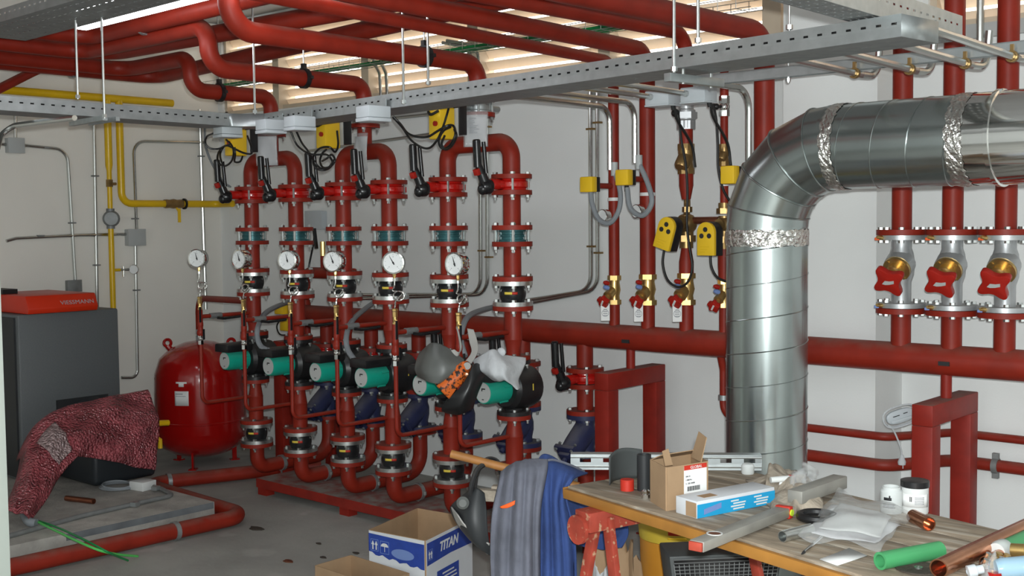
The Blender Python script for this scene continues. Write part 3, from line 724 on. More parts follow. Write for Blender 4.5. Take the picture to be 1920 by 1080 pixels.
# goal-post frames carrying the header
def goal(xc, lab):
    zt = .875; h = .042; t = thing('support_frame', (xc, YH, 0), lab, 'support frame', 'red header support frames')
    for y in (YH-.20, YH+.20):
        lg = build(MB().mm((xc-h, y-h, 0.008), (xc+h, y+h, zt-2*h)), 'leg', 'red_frame', t, bevel=.004)
        build(MB().mm((xc-.07, y-.065, 0), (xc+.07, y+.065, .008)), 'foot_plate', 'red_frame', lg)
    build(MB().mm((xc-h, YH-.20-h, zt-2*h), (xc+h, YH+.20+h, zt)), 'cross_beam', 'red_frame', t, bevel=.004)
    build(MB().cyl((xc, YH, zt), (xc, YH, ZH-HR+.004), .022, 14), 'stub_leg', 'red_frame', t)
goal(4.125, 'red steel support frame between the last pump line and the spiral duct')
goal(5.70, 'red steel support frame at the right under the flanged balancing valves')
goal(1.56, 'red support frame half hidden behind the first two pump lines')
# base beam under the pump bends
a = onZ(497, 904, .085); t = thing('base_beam', (2.9, YR-.02, 0), 'low red steel base beam on the floor under the pump bends', 'support beam')
x0, x1, y0 = 1.80, 4.15, YR-.035
b = MB().mm((x0, y0-.008, .045), (x1, y0, .098)); b.mm((x0, y0, .092), (x1, y0+.34, .098)); build(b, 'channel', 'red_dusty', t)
build(MB().mm((x0, y0+.332, .045), (x1, y0+.34, .092)), 'rear_web', 'red_frame', t)
for x in (x0+.045, 2.60, 3.4, x1-.05):
    for y in (y0+.03, y0+.30): build(MB().mm((x-.04, y-.03, 0), (x+.04, y+.03, .092)), 'foot', 'red_frame', t)

# ------------------------------------------------------------------ overhead pipes
def opipe(name, pts, r, label, bend=.12, group=None, hang=None, matn='red', clampm='galv'):
    t = thing(name, V(pts[0]), label, 'pipe', group); build(MB().tube(pts, r, 20, bend, seg=8), 'pipe', matn, t)
    for h in hang or []:
        c, d = V(h[0]), V(h[1]); m_ = MB().ring(c-d.normalized()*.012, d, r+.008, r+.0005, .024, 24); m_.box(c+V((0, 0, r+.014)), (.022, .022, .026))
        cl = build(m_, 'clamp', clampm, t)
        if c.z < RZ1-.1: build(MB().cyl(c+V((0, 0, r+.02)), (c.x, c.y, RZ1), .005, 6), 'hanger_rod', 'zinc', cl)
    return t
zu = 2.56
s1a, s1b = onZ(342, 134, zu), onZ(772, 37, zu); cx = onZ(268, 141, zu)
xL = onZ(60, 122, zu).x
opipe('overhead_pipe', [s1b + (s1b-s1a)*.9, (xL, s1a.y+ (xL-s1a.x)*(s1b.y-s1a.y)/(s1b.x-s1a.x), zu), (xL, -4.4, zu)], .045, 'outermost overhead pipe of the nested bends, nearest the left wall', .13, 'nested overhead pipes', [(onZ(135, 130, zu), (0, 1, 0))])
bp, bq = onZ(480, 45, 2.58), onZ(630, 19, 2.58)
opipe('overhead_pipe', [bp+(bq-bp)*4, (1.46, bp.y-.02, 2.58), (1.46, -4.4, 2.58)], .045, 'overhead pipe passing behind the middle s-curve', .13, 'nested overhead pipes')
bp, bq = onZ(330, 32, 2.60), onZ(400, 13, 2.60)
opipe('overhead_pipe', [(4.8, bp.y-.06, 2.60), (1.78, bp.y, 2.60), (1.78, -4.4, 2.60)], .045, 'overhead pipe passing behind the largest s-curve', .13, 'nested overhead pipes', [(onZ(272, 46, 2.60), (1, 0, 0))])
# four pipes coming towards the viewer from the wall risers
RIS = [(4.026, .029, 'P1'), (4.230, .037, 'P2'), (4.453, .033, 'P3'), (4.868, .044, 'P4')]
def hrun(x, pa, pb, z, r, label, ybend, zlow, grp='overhead pipes to the wall risers'):
    a = onZ(*pa, z); b_ = onZ(*pb, z); f = (a.y+3.9)/(a.y-b_.y) if abs(a.y-b_.y) > .01 else 1
    far = V((b_.x + (b_.x-a.x)*(-3.9-b_.y)/(b_.y-a.y), -3.9, z))
    return opipe('overhead_pipe', [(x, YH, zlow), (x, YH, z), far], r, label, ybend, grp)
hrun(4.026, (1103, 97), (800, 41), 2.395, .027, 'lowest of four red pipes crossing overhead to the wall', .09, 1.335)
hrun(4.230, (1147, 79), (900, 31), 2.43, .038, 'second lowest of four red pipes crossing overhead to the wall', .10, 1.345)
hrun(4.453, (1200, 60), (1000, 20), 2.485, .034, 'third lowest of four red pipes crossing overhead to the wall', .10, 2.17)
hrun(4.868, (1330, 67), (1160, 28), 2.44, .046, 'topmost and thickest of four red pipes crossing overhead to the wall', .12, 1.05)

# ------------------------------------------------------------------ small risers on the header with brass valves
def bvalve(x, r, z0, z1, k, wheel=True):
    """brass balancing valve with red handwheel between z0 and z1"""
    t = thing('balancing_valve', (x, YH, z0), 'brass balancing valve with small red handwheel on the %s riser from the pump lines' % ORD[k], 'valve', 'brass balancing valves')
    h = z1-z0
    b = MB().hexa((x, YH, z0), (x, YH, z0+h*.16), r*1.28); b.hexa((x, YH, z1-h*.16), (x, YH, z1), r*1.28)
    b.lathe([(r*1.05, z0+h*.1), (r*.95, z0+h*.3), (r*1.18, z0+h*.5), (r*.98, z0+h*.75), (r*1.05, z0+h*.9)], (x, YH, 0), n=16)
    d = V((0, -.74, -.50)).normalized(); c = V((x, YH, z0+h*.56)); L = .085+r*.5
    b.lathe([(r*.85, 0), (r*.9, L*.5), (r*.95, L*.55), (r*.95, L*.68), (r*.55, L*.72), (r*.55, L), (0, L)], c, d, 14)
    build(b, 'valve_body', 'brass', t)
    p = c+d*(L+.002); u, v, a = frame(d); R0 = .016+.45*r
    poly = []
    for i in range(40):
        q = 2*PI*i/40; rr = R0*(1+.16*math.cos(5*q)); poly.append((rr*math.cos(q), rr*math.sin(q)))
    w = build(MB().prism(poly, p-d*.004, u, v, .026), 'handwheel', 'red_plastic', t, bevel=.003)
    build(MB().box(p+d*.0235, (R0*1.2, R0*.30, .003), rot=Matrix((u, v, a)).transposed() @ Matrix.Rotation(.9, 3, 'Z')), 'white_mark', 'white', w)
    for i, (m_, dz) in enumerate((('red_plastic', .0), ('print_paleblue', -.022))):
        q = V((x-.012+i*.006, YH-r*1.1-.012-.008*i, z1-h*.26+dz)); build(MB().lathe([(0, -.008), (.011, -.006), (.012, .010), (.007, .022), (0, .024)], q, (-.3, -.9, .25), 12), 'test_cap', m_, t)
    if k < 3:
        o = p+V((.002, .004, -.052)); ux = V((.74, .67, 0)); nrm = V((.67, -.74, 0))
        tg = build(quad(MB(), o-ux*.022+V((0, 0, -.05)), ux, (0, 0, 1), .044, .085, .0012), 'paper_label', 'tag_white', t)
        pr = MB().ring(o+V((0, 0, -.012))+nrm*.0008, nrm, .018, .0155, .001, 20)
        for i in range(4): quad(pr, o-ux*(.011-.003*(i == 0))+V((0, 0, .004-i*.010))+nrm*.0008, ux, (0, 0, 1), .022-.006*(i == 0), .0045, .001)
        build(pr, 'printed_stamp', 'print_grey', tg, kind='stuff')
    return t
RS = [(4.026, .027, 1.19, 1.335), (4.230, .034, 1.195, 1.345), (4.453, .034, 1.205, 1.355), (4.661, .024, 1.20, 1.330)]
for k, (x, r, z0, z1) in enumerate(RS):
    bvalve(x, r, z0, z1, k)
    build(MB().cyl((x, YH, ZH+HR-.012), (x, YH, z0+.002), r, 18), 'riser_stub', 'red', label='short red pipe stub from header to the %s brass balancing valve' % ORD[k], cat='pipe', group='riser stubs')
# identification bands
def band(x, r, z, k): build(MB().lathe([(r+.0006, z-.008), (r+.0018, z-.008), (r+.0018, z+.008), (r+.0006, z+.008)], (x, YH, 0), n=20), 'pipe_band', 'tag_white', label='white tape band around the %s small riser' % ORD[k], cat='tape band', group='white tape bands')
band(4.026, .029, 1.715, 0); band(4.230, .037, 1.735, 1); band(4.661, .020, 1.77, 3)
# pressure switches with dial gauges behind
for k, (x, r, z, yb) in enumerate(((4.026, .029, 1.785, -.605), (4.230, .037, 1.812, -.591))):
    t = thing('pressure_switch', (x, yb, z-.04), 'square yellow pressure switch on the %s small riser' % ORD[k], 'pressure switch', 'yellow pressure switches')
    build(MB().box((x, yb-.02, z), (.075, .045, .075)), 'cover', 'yellow', t, bevel=.006); build(MB().box((x, yb+.015, z), (.072, .026, .072)), 'back_box', 'black', t, bevel=.003)
    build(MB().cyl((x, yb+.025, z-.005), (x, YH-r+.004, z-.005), .014, 12), 'nipple', 'red', t)
    build(MB().cyl((x, yb, z-.038), (x, yb, z-.066), .011, 10), 'gland', 'black', t)
    zg = 1.632 if k == 0 else 1.652; cg = V((x, -.50, zg))
    t2 = thing('thermometer_dial', cg, 'small dial gauge behind the grey hose on the %s small riser' % ORD[k], 'gauge', 'small dial gauges')
    build(MB().lathe([(0, .02), (.031, .02), (.034, .012), (.034, -.014), (.030, -.016), (.030, -.010)], cg, (0.15, 1, 0), 24), 'case', 'chrome', t2); build(MB().lathe([(0, -.0105), (.030, -.0105), (.030, -.006), (0, -.006)], cg, (.15, 1, 0), 24), 'dial', 'dial', t2)
    build(MB().cyl(cg+V((0, .015, 0)), (x, YH-r+.004, zg), .008, 8), 'stem', 'brass', t2)
# steel conduit drops and grey flexible hoses
def conduit(pts, label, r=.0115, bend=.07, clips=(), name='steel_conduit', group='steel conduits', m_='conduit', normal=(0, 1, 0)):
    t = thing(name, V(pts[-1]), label, 'conduit', group); build(MB().tube(pts, r, 10, bend), 'pipe', m_, t)
    for c in clips:
        c = V(c); build(MB().box(c, (r*2+.035, .012, .010)).cyl(c-V((0, .006, .0)), c+V((0, .006, 0)), r+.004, 10), 'clip', 'bronze', t)
    return t
for k, (cp, ep, fx) in enumerate((((1143, 201), (1152, 318), [(1152, 320), (1163, 360), (1160, 395), (1143, 418), (1122, 410), (1110, 380), (1108, 358)]), ((1190, 193), (1198, 305), [(1198, 306), (1215, 345), (1222, 380), (1205, 404), (1182, 390), (1176, 352)]))):
    a = onY(*cp, -.60); e = onY(*ep, -.60)
    conduit([(a.x, -1.50, a.z), (a.x, -.60, a.z), (a.x, -.60, e.z)], 'bent steel conduit dropping to the %s grey hose' % ORD[k], .013, .075, name='steel_conduit')
    t = thing('flexible_hose', e, 'grey flexible hose looping to the %s square yellow pressure switch' % ORD[k], 'hose', 'grey hoses to the pressure switches')
    pts = [onY(px, py, -.60-.02*math.sin(PI*i/len(fx))) for i, (px, py) in enumerate(fx)]
    build(MB().tube(spline(pts, 6), .0125, 10), 'hose', 'grey_flex', t); build(MB().cyl(e+V((0, 0, .035)), e-V((0, 0, .03)), .017, 12), 'coupling', 'grey_plastic', t)
a = onY(1404, 167, -.60); e = onY(1413, 300, -.60)
conduit([(a.x, -1.50, a.z), (a.x, -.60, a.z), (a.x, -.60, e.z-.18)], 'bent steel conduit dropping beside the thick riser next to the duct', .014, .09)
q = onX(1390, 327, 4.86)
t = thing('pressure_switch', (4.80, -.58, q.z), 'yellow pressure switch half hidden by the duct elbow', 'pressure switch'); build(MB().box((4.80, -.60, q.z), (.07, .05, .08)), 'cover', 'yellow', t, bevel=.006); build(MB().box((4.80, -.565, q.z), (.068, .02, .076)), 'back_box', 'black', t); build(MB().cyl((4.80, -.555, q.z), (4.85, -.46, q.z), .012, 10), 'nipple', 'red', t)
# third riser: ball valve, check valve, mixing valve
x, r = 4.453, .034
t = thing('union_valve', (x, YH, 2.04), 'large silver threaded valve at the top of the third small riser', 'valve')
build(MB().lathe([(.038, 2.17), (.036, 2.13), (.044, 2.125), (.046, 2.08), (.040, 2.075), (0.040, 2.04), (0, 2.04)], (x, YH, 0), n=20).hexa((x, YH, 2.035), (x, YH, 2.075), .044).hexa((x, YH, 2.085), (x, YH, 2.115), .053), 'body', 'cast_silver', t)
build(MB().sphere((x-.02, YH-.06, 2.11), .02, 10, 8).cyl((x, YH-.03, 2.11), (x-.02, YH-.06, 2.11), .008, 8), 'stem_cap', 'black', t)
build(MB().cyl((x, YH, 1.965), (x, YH, 2.037), r*.95, 18), 'riser_pipe', 'red', label='short red pipe between silver valve and bronze check valve', cat='pipe')
def ycheck(x, r, z0, z1, lab):
    t = thing('check_valve', (x, YH, z0), lab, 'valve', 'bronze check valves'); h = z1-z0
    b = MB().cyl((x, YH, z0), (x, YH, z0+h*.2), r*1.2, 8).cyl((x, YH, z1-h*.22), (x, YH, z1), r*1.2, 8)
    b.lathe([(r*1.1, z0+h*.15), (r*.92, z0+h*.4), (r*1.15, z0+h*.7), (r*1.15, z0+h*.85)], (x, YH, 0), n=16)
    c = V((x, YH, z0+h*.62)); d = V((0, -.62, -.78)).normalized(); b.lathe([(r*1.05, 0), (r*1.05, r*1.9), (r*.8, r*2.3), (0, r*2.35)], c, d, 14)
    build(b, 'body', 'bronze', t); return t
ycheck(x, r, 1.825, 1.967, 'bronze angled check valve on the third small riser'); ycheck(4.661, .020, 1.855, 1.955, 'smaller bronze check valve on the fourth small riser')
build(MB().lathe([(r, 1.826), (r, 1.77), (r*.62, 1.705), (0, 1.70)], (x, YH, 0), n=18), 'riser_pipe', 'red', label='tapering red pipe between bronze check valve and mixing valve', cat='pipe')
def mixvalve(x, zc, r, lab, big):
    t = thing('mixing_valve', (x, YH, zc-.10), lab, 'valve', 'bronze mixing valves')
    b = MB().sphere((x, YH, zc), r*1.75, 18, 12, (1, 1, .95)); b.cyl((x, YH, zc), (x, YH-r*2.1, zc), r*1.1, 14)
    b.cyl((x, YH, zc-.055), (x, YH, zc+.04), r*1.15, 14)
    b.hexa((x, YH, zc-.085), (x, YH, zc-.055), r*1.5); b.cyl((x, YH, zc-.115), (x, YH, zc-.08), r*1.1, 12)
    if big: b.tube([(x, YH, zc+.03), (x+.012, YH-.01, zc+.075), (x+.005, YH, zc+.11)], .016, 10, .02); b.hexa((x+.012, YH-.01, zc+.055), (x+.012, YH-.01, zc+.08), .024)
    else: b.hexa((x, YH, zc+.05), (x, YH, zc+.075), r*1.5); b.cyl((x, YH, zc+.07), (x, YH, zc+.10), r*1.15, 12)
    build(b, 'body', 'bronze', t); return t
mixvalve(4.453, 1.590, .030, 'large bronze mixing valve behind the tilted yellow actuator', True)
mixvalve(4.661, 1.585, .024, 'bronze mixing valve behind the upright yellow actuator', False)
build(MB().cyl((4.49, YH, 1.605), (4.63, YH, 1.605), .017, 12), 'bypass_pipe', 'copper_dull', label='short bridge pipe between the two bronze mixing valves', cat='pipe')
def actuator(x, zc, tilt, yb, lab, cab):
    c = V((x, yb, zc)); t = thing('valve_actuator', c, lab, 'actuator', 'yellow valve actuators with three dots')
    w, hb, ht = .046, -.075, .035
    poly = [(-w, hb), (w, hb), (w, ht)] + [(w*math.cos(PI*i/10), ht+w*math.sin(PI*i/10)) for i in range(1, 10)] + [(-w, ht)]
    co, si = math.cos(tilt), math.sin(tilt); ux = V((co, 0, si)); uy = V((-si, 0, co))
    build(MB().prism(poly, c, ux, uy, .055).box(c, (.001, .001, .001)) if False else MB().prism(poly, c+V((0, .055, 0)), ux, uy, .055), 'housing', 'black', t, bevel=.003)
    cv = build(MB().prism([(p[0]*.98, p[1]*.98) for p in poly], c+V((0, 0, 0)), ux, uy, .022), 'cover', 'yellow', t, bevel=.003)
    for dx, dy in ((0, .045), (-.020, .016), (.020, .016)):
        p = c+ux*dx+uy*dy+V((0, -.0215, 0)); build(MB().cyl(p, p+V((0, -.002, 0)), .0115, 16), 'dot', 'dark_print', cv)
    pr = MB()
    for i in range(3): quad(pr, c+ux*(-.028)+uy*(-.035-.012*i)+V((0, -.0222, 0)), ux, uy, .05-.012*i, .003, .0008)
    build(pr, 'print', 'gas_yellow', cv, kind='stuff')
    build(MB().cyl(c+V((0, .05, 0)), (x, YH-.04, 1.588), .014, 10), 'shaft', 'bronze', t)
    build(MB().tube(spline([onY(px, py, yb+.02) for px, py in cab], 7), .006, 8), 'cable', 'black_cable', t)
actuator(4.440, 1.545, -.30, -.565, 'tilted yellow valve actuator with three black dots', [(1246, 464), (1243, 495), (1252, 525), (1272, 538), (1290, 528), (1298, 500), (1293, 465), (1288, 420), (1289, 360), (1286, 310), (1278, 265), (1272, 215)])
actuator(4.648, 1.518, 0, -.54, 'upright yellow valve actuator with three black dots beside the duct', [(1332, 476), (1334, 500), (1345, 520), (1365, 528), (1378, 524)])
build(MB().tube(spline([onY(px, py, -.52) for px, py in [(1337, 195), (1343, 225), (1346, 270), (1347, 315), (1356, 355), (1372, 382), (1384, 400)]], 7), .006, 8), 'black_cable', 'black_cable', label='black cable running down the fourth small riser to the duct', cat='cable')
# taper pipes below mixing valves
build(MB().lathe([(.024, 1.478), (.028, 1.45), (.035, 1.41), (.035, 1.353)], (4.453, YH, 0), n=18), 'riser_pipe', 'red', label='flared red pipe above the third brass balancing valve', cat='pipe')
build(MB().lathe([(.028, 1.472), (.030, 1.44), (.030, 1.40), (.026, 1.328)], (4.661, YH, 0), n=18), 'riser_pipe', 'red', label='red pipe above the fourth brass balancing valve beside the duct', cat='pipe')
# fourth riser upper part
x = 4.661
build(MB().cyl((x, YH, 1.682), (x, YH, 1.858), .019, 16), 'riser_pipe', 'red', label='thin red pipe between small bronze check valve and mixing valve', cat='pipe')
build(MB().cyl((x, YH, 1.953), (x, YH, 2.085), .018, 16), 'riser_pipe', 'red', label='thin red pipe between silver ball valve and small check valve', cat='pipe')
t = thing('ball_valve', (x, YH, 2.08), 'small silver ball valve at the top of the fourth small riser', 'valve')
build(MB().hexa((x, YH, 2.082), (x, YH, 2.11), .024).sphere((x, YH, 2.125), .026, 14, 10).hexa((x, YH, 2.14), (x, YH, 2.175), .024), 'body', 'chrome', t); build(MB().sphere((x-.015, YH-.045, 2.125), .015, 10, 8).cyl((x, YH-.02, 2.125), (x-.015, YH-.045, 2.125), .007, 8), 'stem_cap', 'black', t)
build(MB().tube([(x, YH, 2.17), (x, YH, 2.335), (4.49, YH, 2.335)], .020, 16, .05), 'riser_pipe', 'red', label='thin red pipe rising behind the tray from the fourth small riser', cat='pipe')

# ------------------------------------------------------------------ three flanged balancing valves at the right
for k, x in enumerate((5.508, 5.719, 5.927)):
    where = ['left', 'middle', 'right'][k]
    t = thing('riser_pipe', (x, YH, ZH), '%s of the three thick red risers at the right' % where, 'pipe', 'thick red risers'); r = .0405
    build(MB().cyl((x, YH, 1.558), (x, YH, RZ1), r, 20), 'upper_pipe', 'red', t); build(MB().cyl((x, YH, ZH+HR-.012), (x, YH, 1.212), r, 20), 'lower_pipe', 'red', t)
    build(flange(1.536, 1.558, x=x, y=YH, r=.101), 'flange', 'red', t); build(flange(1.212, 1.234, x=x, y=YH, r=.101), 'flange', 'red', t)
    b = MB(); bolts(b, (x, YH, 0), .165, 1.514, 1.558, 8, PI/8, .0115, .010, stud=False); bolts(b, (x, YH, 0), .165, 1.212, 1.258, 8, PI/8, .0115, .010, stud=False); build(b, 'bolts', 'zinc', t, kind='stuff')
    t = thing('flanged_valve', (x, YH, 1.236), '%s of three silver balancing valves with large red star handwheel' % where, 'valve', 'flanged balancing valves')
    build(flange(1.516, 1.535, x=x, y=YH, r=.100), 'flange', 'cast_silver', t); build(flange(1.236, 1.255, x=x, y=YH, r=.100), 'flange', 'cast_silver', t)
    b = MB().lathe([(.040, 1.255), (.040, 1.34), (.050, 1.37), (.054, 1.42), (.048, 1.46), (.041, 1.48), (.041, 1.517)], (x, YH, 0), n=22)
    d = V((.02, -.84, -.50)).normalized(); c = V((x, YH, 1.425)); b.lathe([(.060, 0), (.058, .05), (0, .05)], c, d, 22); build(b, 'body', 'cast_silver', t)
    bn = build(MB().lathe([(.056, .050), (.056, .064), (.036, .066), (.036, .098), (.028, .102), (.028, .132), (0, .132)], c, d, 22), 'bonnet', 'brass', t)
    b = MB(); bolts(b, c, .092, .06, .064, 4, .6, .006, .006, d, False); build(b, 'bonnet_bolts', 'brass', bn, kind='stuff')
    u, v, a = frame(d); p = c+d*.130; poly = []
    for i in range(48):
        q = 2*PI*i/48; rr = .056+.015*math.cos(4*q)+.003*math.cos(8*q); poly.append((rr*math.cos(q+.5), rr*math.sin(q+.5)))
    w_ = build(MB().prism(poly, p, u, v, .030), 'handwheel', 'red_plastic', t, bevel=.004)
    q = [(-.026, -.006), (-.012, .009), (.008, .007), (.026, .010), (.024, -.004), (.004, -.009), (-.014, -.010)]
    build(MB().prism(q, p+d*.0302, u, v, .0012), 'white_mark', 'grey_label', w_)
    for zz, m_, zz2 in ((1.525, 'orange', 1), (1.246, 'print_paleblue', 0)):
        p = V((x-.045, YH-.088, zz)); g = build(MB().lathe([(.010, 0), (.010, .02), (.006, .03), (0, .03)], p, (-.3, -.95, .1), 10), 'test_nipple', 'brass', t); build(MB().box(p+V((-.012, -.022, -.004)), (.02, .012, .012), .4), 'test_cap', m_, g, bevel=.003)

# ------------------------------------------------------------------ spiral duct
DX, DY, DR, DZ = 5.322, -1.20, .1505, 1.860
t = thing('spiral_duct', (DX, DY, 0), 'large galvanised spiral duct rising and bending to the right', 'duct')
ER = .285; zb = DZ-ER; xb = DX+ER; xe = onY(1822, 285, DY).x
def rod(mb, pts, r): return mb.tube(pts, r, 6)
s = build(MB().lathe([(DR-.002, .0), (DR, .0), (DR, zb+.02), (DR-.002, zb+.02)], (DX, DY, 0), n=64), 'vertical_run', 'duct', t)
hel = [V((DX+math.cos(a)*(DR+.0004), DY+math.sin(a)*(DR+.0004), .02+.125*a/(2*PI))) for a in [i*2*PI/40 for i in range(int(40*(zb-.06)/.125))]]
build(MB().tube(hel, .0022, 5), 'spiral_seam', 'duct', s)
s = build(MB().lathe([(DR-.002, 0), (DR, 0), (DR, xe-xb+.02), (DR-.002, xe-xb+.02)], (xb-.02, DY, DZ), (1, 0, 0), 64), 'horizontal_run', 'duct', t)
hel = [V((xb+.125*a/(2*PI), DY+math.cos(a)*(DR+.0004), DZ-math.sin(a)*(DR+.0004))) for a in [i*2*PI/40 for i in range(int(40*(xe-xb)/.125))]]
build(MB().tube(hel, .0022, 5), 'spiral_seam', 'duct', s)
NG = 5; cen = V((DX+ER, DY, zb))
def elb(ang): return cen + V((-math.cos(ang)*ER, 0, math.sin(ang)*ER)), V((math.sin(ang), 0, math.cos(ang)))
bounds = [0] + [PI/2*(i+.5)/NG for i in range(NG)] + [PI/2]
bounds = [0, R_(12), R_(34), R_(56), R_(78), R_(90)]
def ringpts(ang, k=1.0, N=64):
    out = []
    for i in range(N):
        q = 2*PI*i/N; rad = ER - DR*1.004*k*math.cos(q); out.append(cen + V((-math.cos(ang)*rad, DR*1.004*k*math.sin(q), math.sin(ang)*rad)))
    return out
for a0, a1 in zip(bounds, bounds[1:]):
    A_, B_ = ringpts(a0), ringpts(a1); N = 64
    build(MB().add(A_+B_, [(i, (i+1) % N, N+(i+1) % N, N+i) for i in range(N)]), 'elbow_gore', 'duct', t)
for a in bounds[1:-1]: build(MB().tube(ringpts(a, 1.008), .0035, 6, closed=True), 'gore_seam', 'duct', t)
def tape(o, axis, w, name='foil_tape', rr=DR+.002):
    u, v, a = frame(axis); rnd = random.Random(3); mb = MB(); N, Mh = 90, 8; vs = []
    for j in range(Mh+1):
        for i in range(N):
            q = 2*PI*i/N; wob = (rnd.random()-.5)*.004 if 0 < j < Mh else (rnd.random()*.001-.001); edge = (rnd.random()-.5)*.008 if j in (0, Mh) else 0
            vs.append(V(o)+a*(w*j/Mh+edge)+(u*math.cos(q)+v*math.sin(q))*(rr+wob+.001))
    mb.add(vs, [(j*N+i, j*N+(i+1) % N, (j+1)*N+(i+1) % N, (j+1)*N+i) for j in range(Mh) for i in range(N)]); return build(mb, name, 'foil', t, flat=True)
tape((DX, DY, zb-.068), (0, 0, 1), .06); tape((xb-.002, DY, DZ), (1, 0, 0), .045); tape((xe-.035, DY, DZ), (1, 0, 0), .055)
fl = build(MB().lathe([(DR-.001, 0), (DR+.001, 0), (DR+.001, .075), (DR+.008, .078), (DR+.008, .092), (DR+.002, .095), (DR+.002, 2.2), (DR-.01, 2.2)], (xe+.012, DY, DZ), (1, 0, 0), 64), 'stainless_flue', 'chrome', t, label='mirror-bright stainless flue section')

# ------------------------------------------------------------------ low pipes along the back wall
def clampring(p, d, r, parent, m_='galv_dark', ear=True):
    p, d = V(p), V(d).normalized(); mb = MB().ring(p-d*.012, d, r+.007, r+.0005, .024, 24)
    if ear:
        for s in (-1, 1): mb.box(p+V((0, 0, s*(r+.016))), (.026, .02, .022))
    return build(mb, 'clamp', m_, parent)
t = thing('wall_pipe', (4.62, -.36, .67), 'upper thin red pipe dropping from the header and running along the wall', 'pipe', 'low red wall pipes')
build(MB().tube([(4.62, -.385, .97), (4.62, -.36, .90), (4.62, -.36, .672), (5.42, -.36, .672), (5.60, -.075, .672), (9.4, -.075, .672)], .018, 14, .07), 'pipe', 'red', t); q = onY(1354, 745, -.36); clampring((4.62, -.36, q.z), (0, 0, 1), .018, t, 'galv', False)
t = thing('wall_pipe', (4.75, -.36, .545), 'lower thicker red pipe running along the wall with a clamp', 'pipe', 'low red wall pipes')
build(MB().tube([(4.75, -.02, .548), (4.75, -.36, .548), (5.42, -.36, .548), (5.60, -.085, .552), (9.4, -.085, .552)], .0265, 16, .09), 'pipe', 'red', t); q = onY(1867, 868, -.085); clampring((q.x, -.085, .552), (1, 0, 0), .0265, t)
# wound white cord winder hung beside the pilaster
c = onY(1686, 779, -.42); ux = V((.744, .668, 0)); n_ = V((.668, -.744, 0)); tl = .30
eu = (ux*math.cos(tl)+V((0, 0, math.sin(tl)))); ev = (V((0, 0, math.cos(tl)))-ux*math.sin(tl))
t = thing('cord_winder', c, 'oval white cord winder with wound cable hanging against the pilaster', 'cord winder')
poly = [(.070*math.copysign(abs(math.cos(q))**.7, math.cos(q)), .040*math.copysign(abs(math.sin(q))**.8, math.sin(q))) for q in [2*PI*i/36 for i in range(36)]]
bd = build(MB().prism([(x_*.86, y_*.72) for x_, y_ in poly], c, eu, ev, .02), 'winder_body', 'white_plastic', t, bevel=.006)
build(MB().box(c+n_*.021+eu*(-.018)+ev*.006, (.028, .002, .003), rot=Matrix((eu, n_, ev)).transposed()), 'slot', 'dark_print', bd); build(MB().box(c+n_*.021+eu*.022+ev*.008, (.018, .002, .003), rot=Matrix((eu, n_, ev)).transposed()), 'slot', 'dark_print', bd)
build(MB().box(c+n_*.022+ev*(-.015), (.09, .006, .012), rot=Matrix((eu, n_, ev)).transposed()), 'rib', 'white_plastic', bd, bevel=.002)
for i in range(3): build(MB().tube([c+n_*(.004+.006*i)+eu*(x_*(1.0+.025*i))+ev*(y_*(1.0+.03*i)) for x_, y_ in poly], .0036, 6, closed=True), 'cord_turn', 'rag_white', t)
pl = onY(1691, 858, -.42)
build(MB().tube(spline([c-eu*.06-ev*.02+n_*.015, c.lerp(pl, .35)-ux*.03+n_*.01, c.lerp(pl, .75)+n_*.006-ux*.005, pl], 6), .0036, 6), 'hanging_cord', 'rag_white', t)
build(MB().lathe([(.006, .012), (.010, 0), (.017, -.018), (.015, -.030), (0, -.032)], pl, (0, 0, 1), 12).cyl(pl+V((.005, 0, -.03)), pl+V((.005, 0, -.046)), .002, 6), 'plug', 'rag_white', t)

# ------------------------------------------------------------------ strut rail and conduits by the right tray
a = onY(1306, 152, -.85); b_ = onY(1920, 88, -.85); zs = (a.z+b_.z)/2
t = thing('strut_rail', (a.x, -.85, zs), 'bright steel strut rail running behind the tray to the right edge', 'strut rail'); build(MB().mm((a.x, -.87, zs-.022), (8.2, -.866, zs+.020)).mm((a.x, -.87, zs+.016), (8.2, -.83, zs+.020)).mm((a.x, -.834, zs-.022), (8.2, -.83, zs+.020)), 'channel', 'galv', t)
for px in (1478, 1600): q = onY(px, 135, -.85); build(MB().cyl((q.x, -.85, zs-.045), (q.x, -.85, zs+.05), .005, 6).hexa((q.x, -.85, zs-.040), (q.x, -.85, zs-.026), .010), 'bolt', 'zinc', t)
for k, (sp, ep) in enumerate((((1455, 108), (1605, 138)), ((1600, 95), (1708, 131)), ((1708, 80), (1812, 120)), ((1805, 66), (1900, 107)))):
    e = onY(*ep, -.88); z = e.z; t_ = conduit([(e.x, -1.66, z+.012), (e.x, -.83, z), (e.x+.02, -.74, z+.0), (e.x+.03, -.74, z+.13)], '%s short bent conduit from the left crossing under the right strut rail' % ORD[k], .014, .05, group='short conduits under the strut rail')
    build(MB().ring((e.x, -.90, z+.001), (0, 1, 0), .021, .0145, .016, 14).box((e.x, -.892, z+.028), (.012, .012, .03)), 'clip', 'bronze', t_)
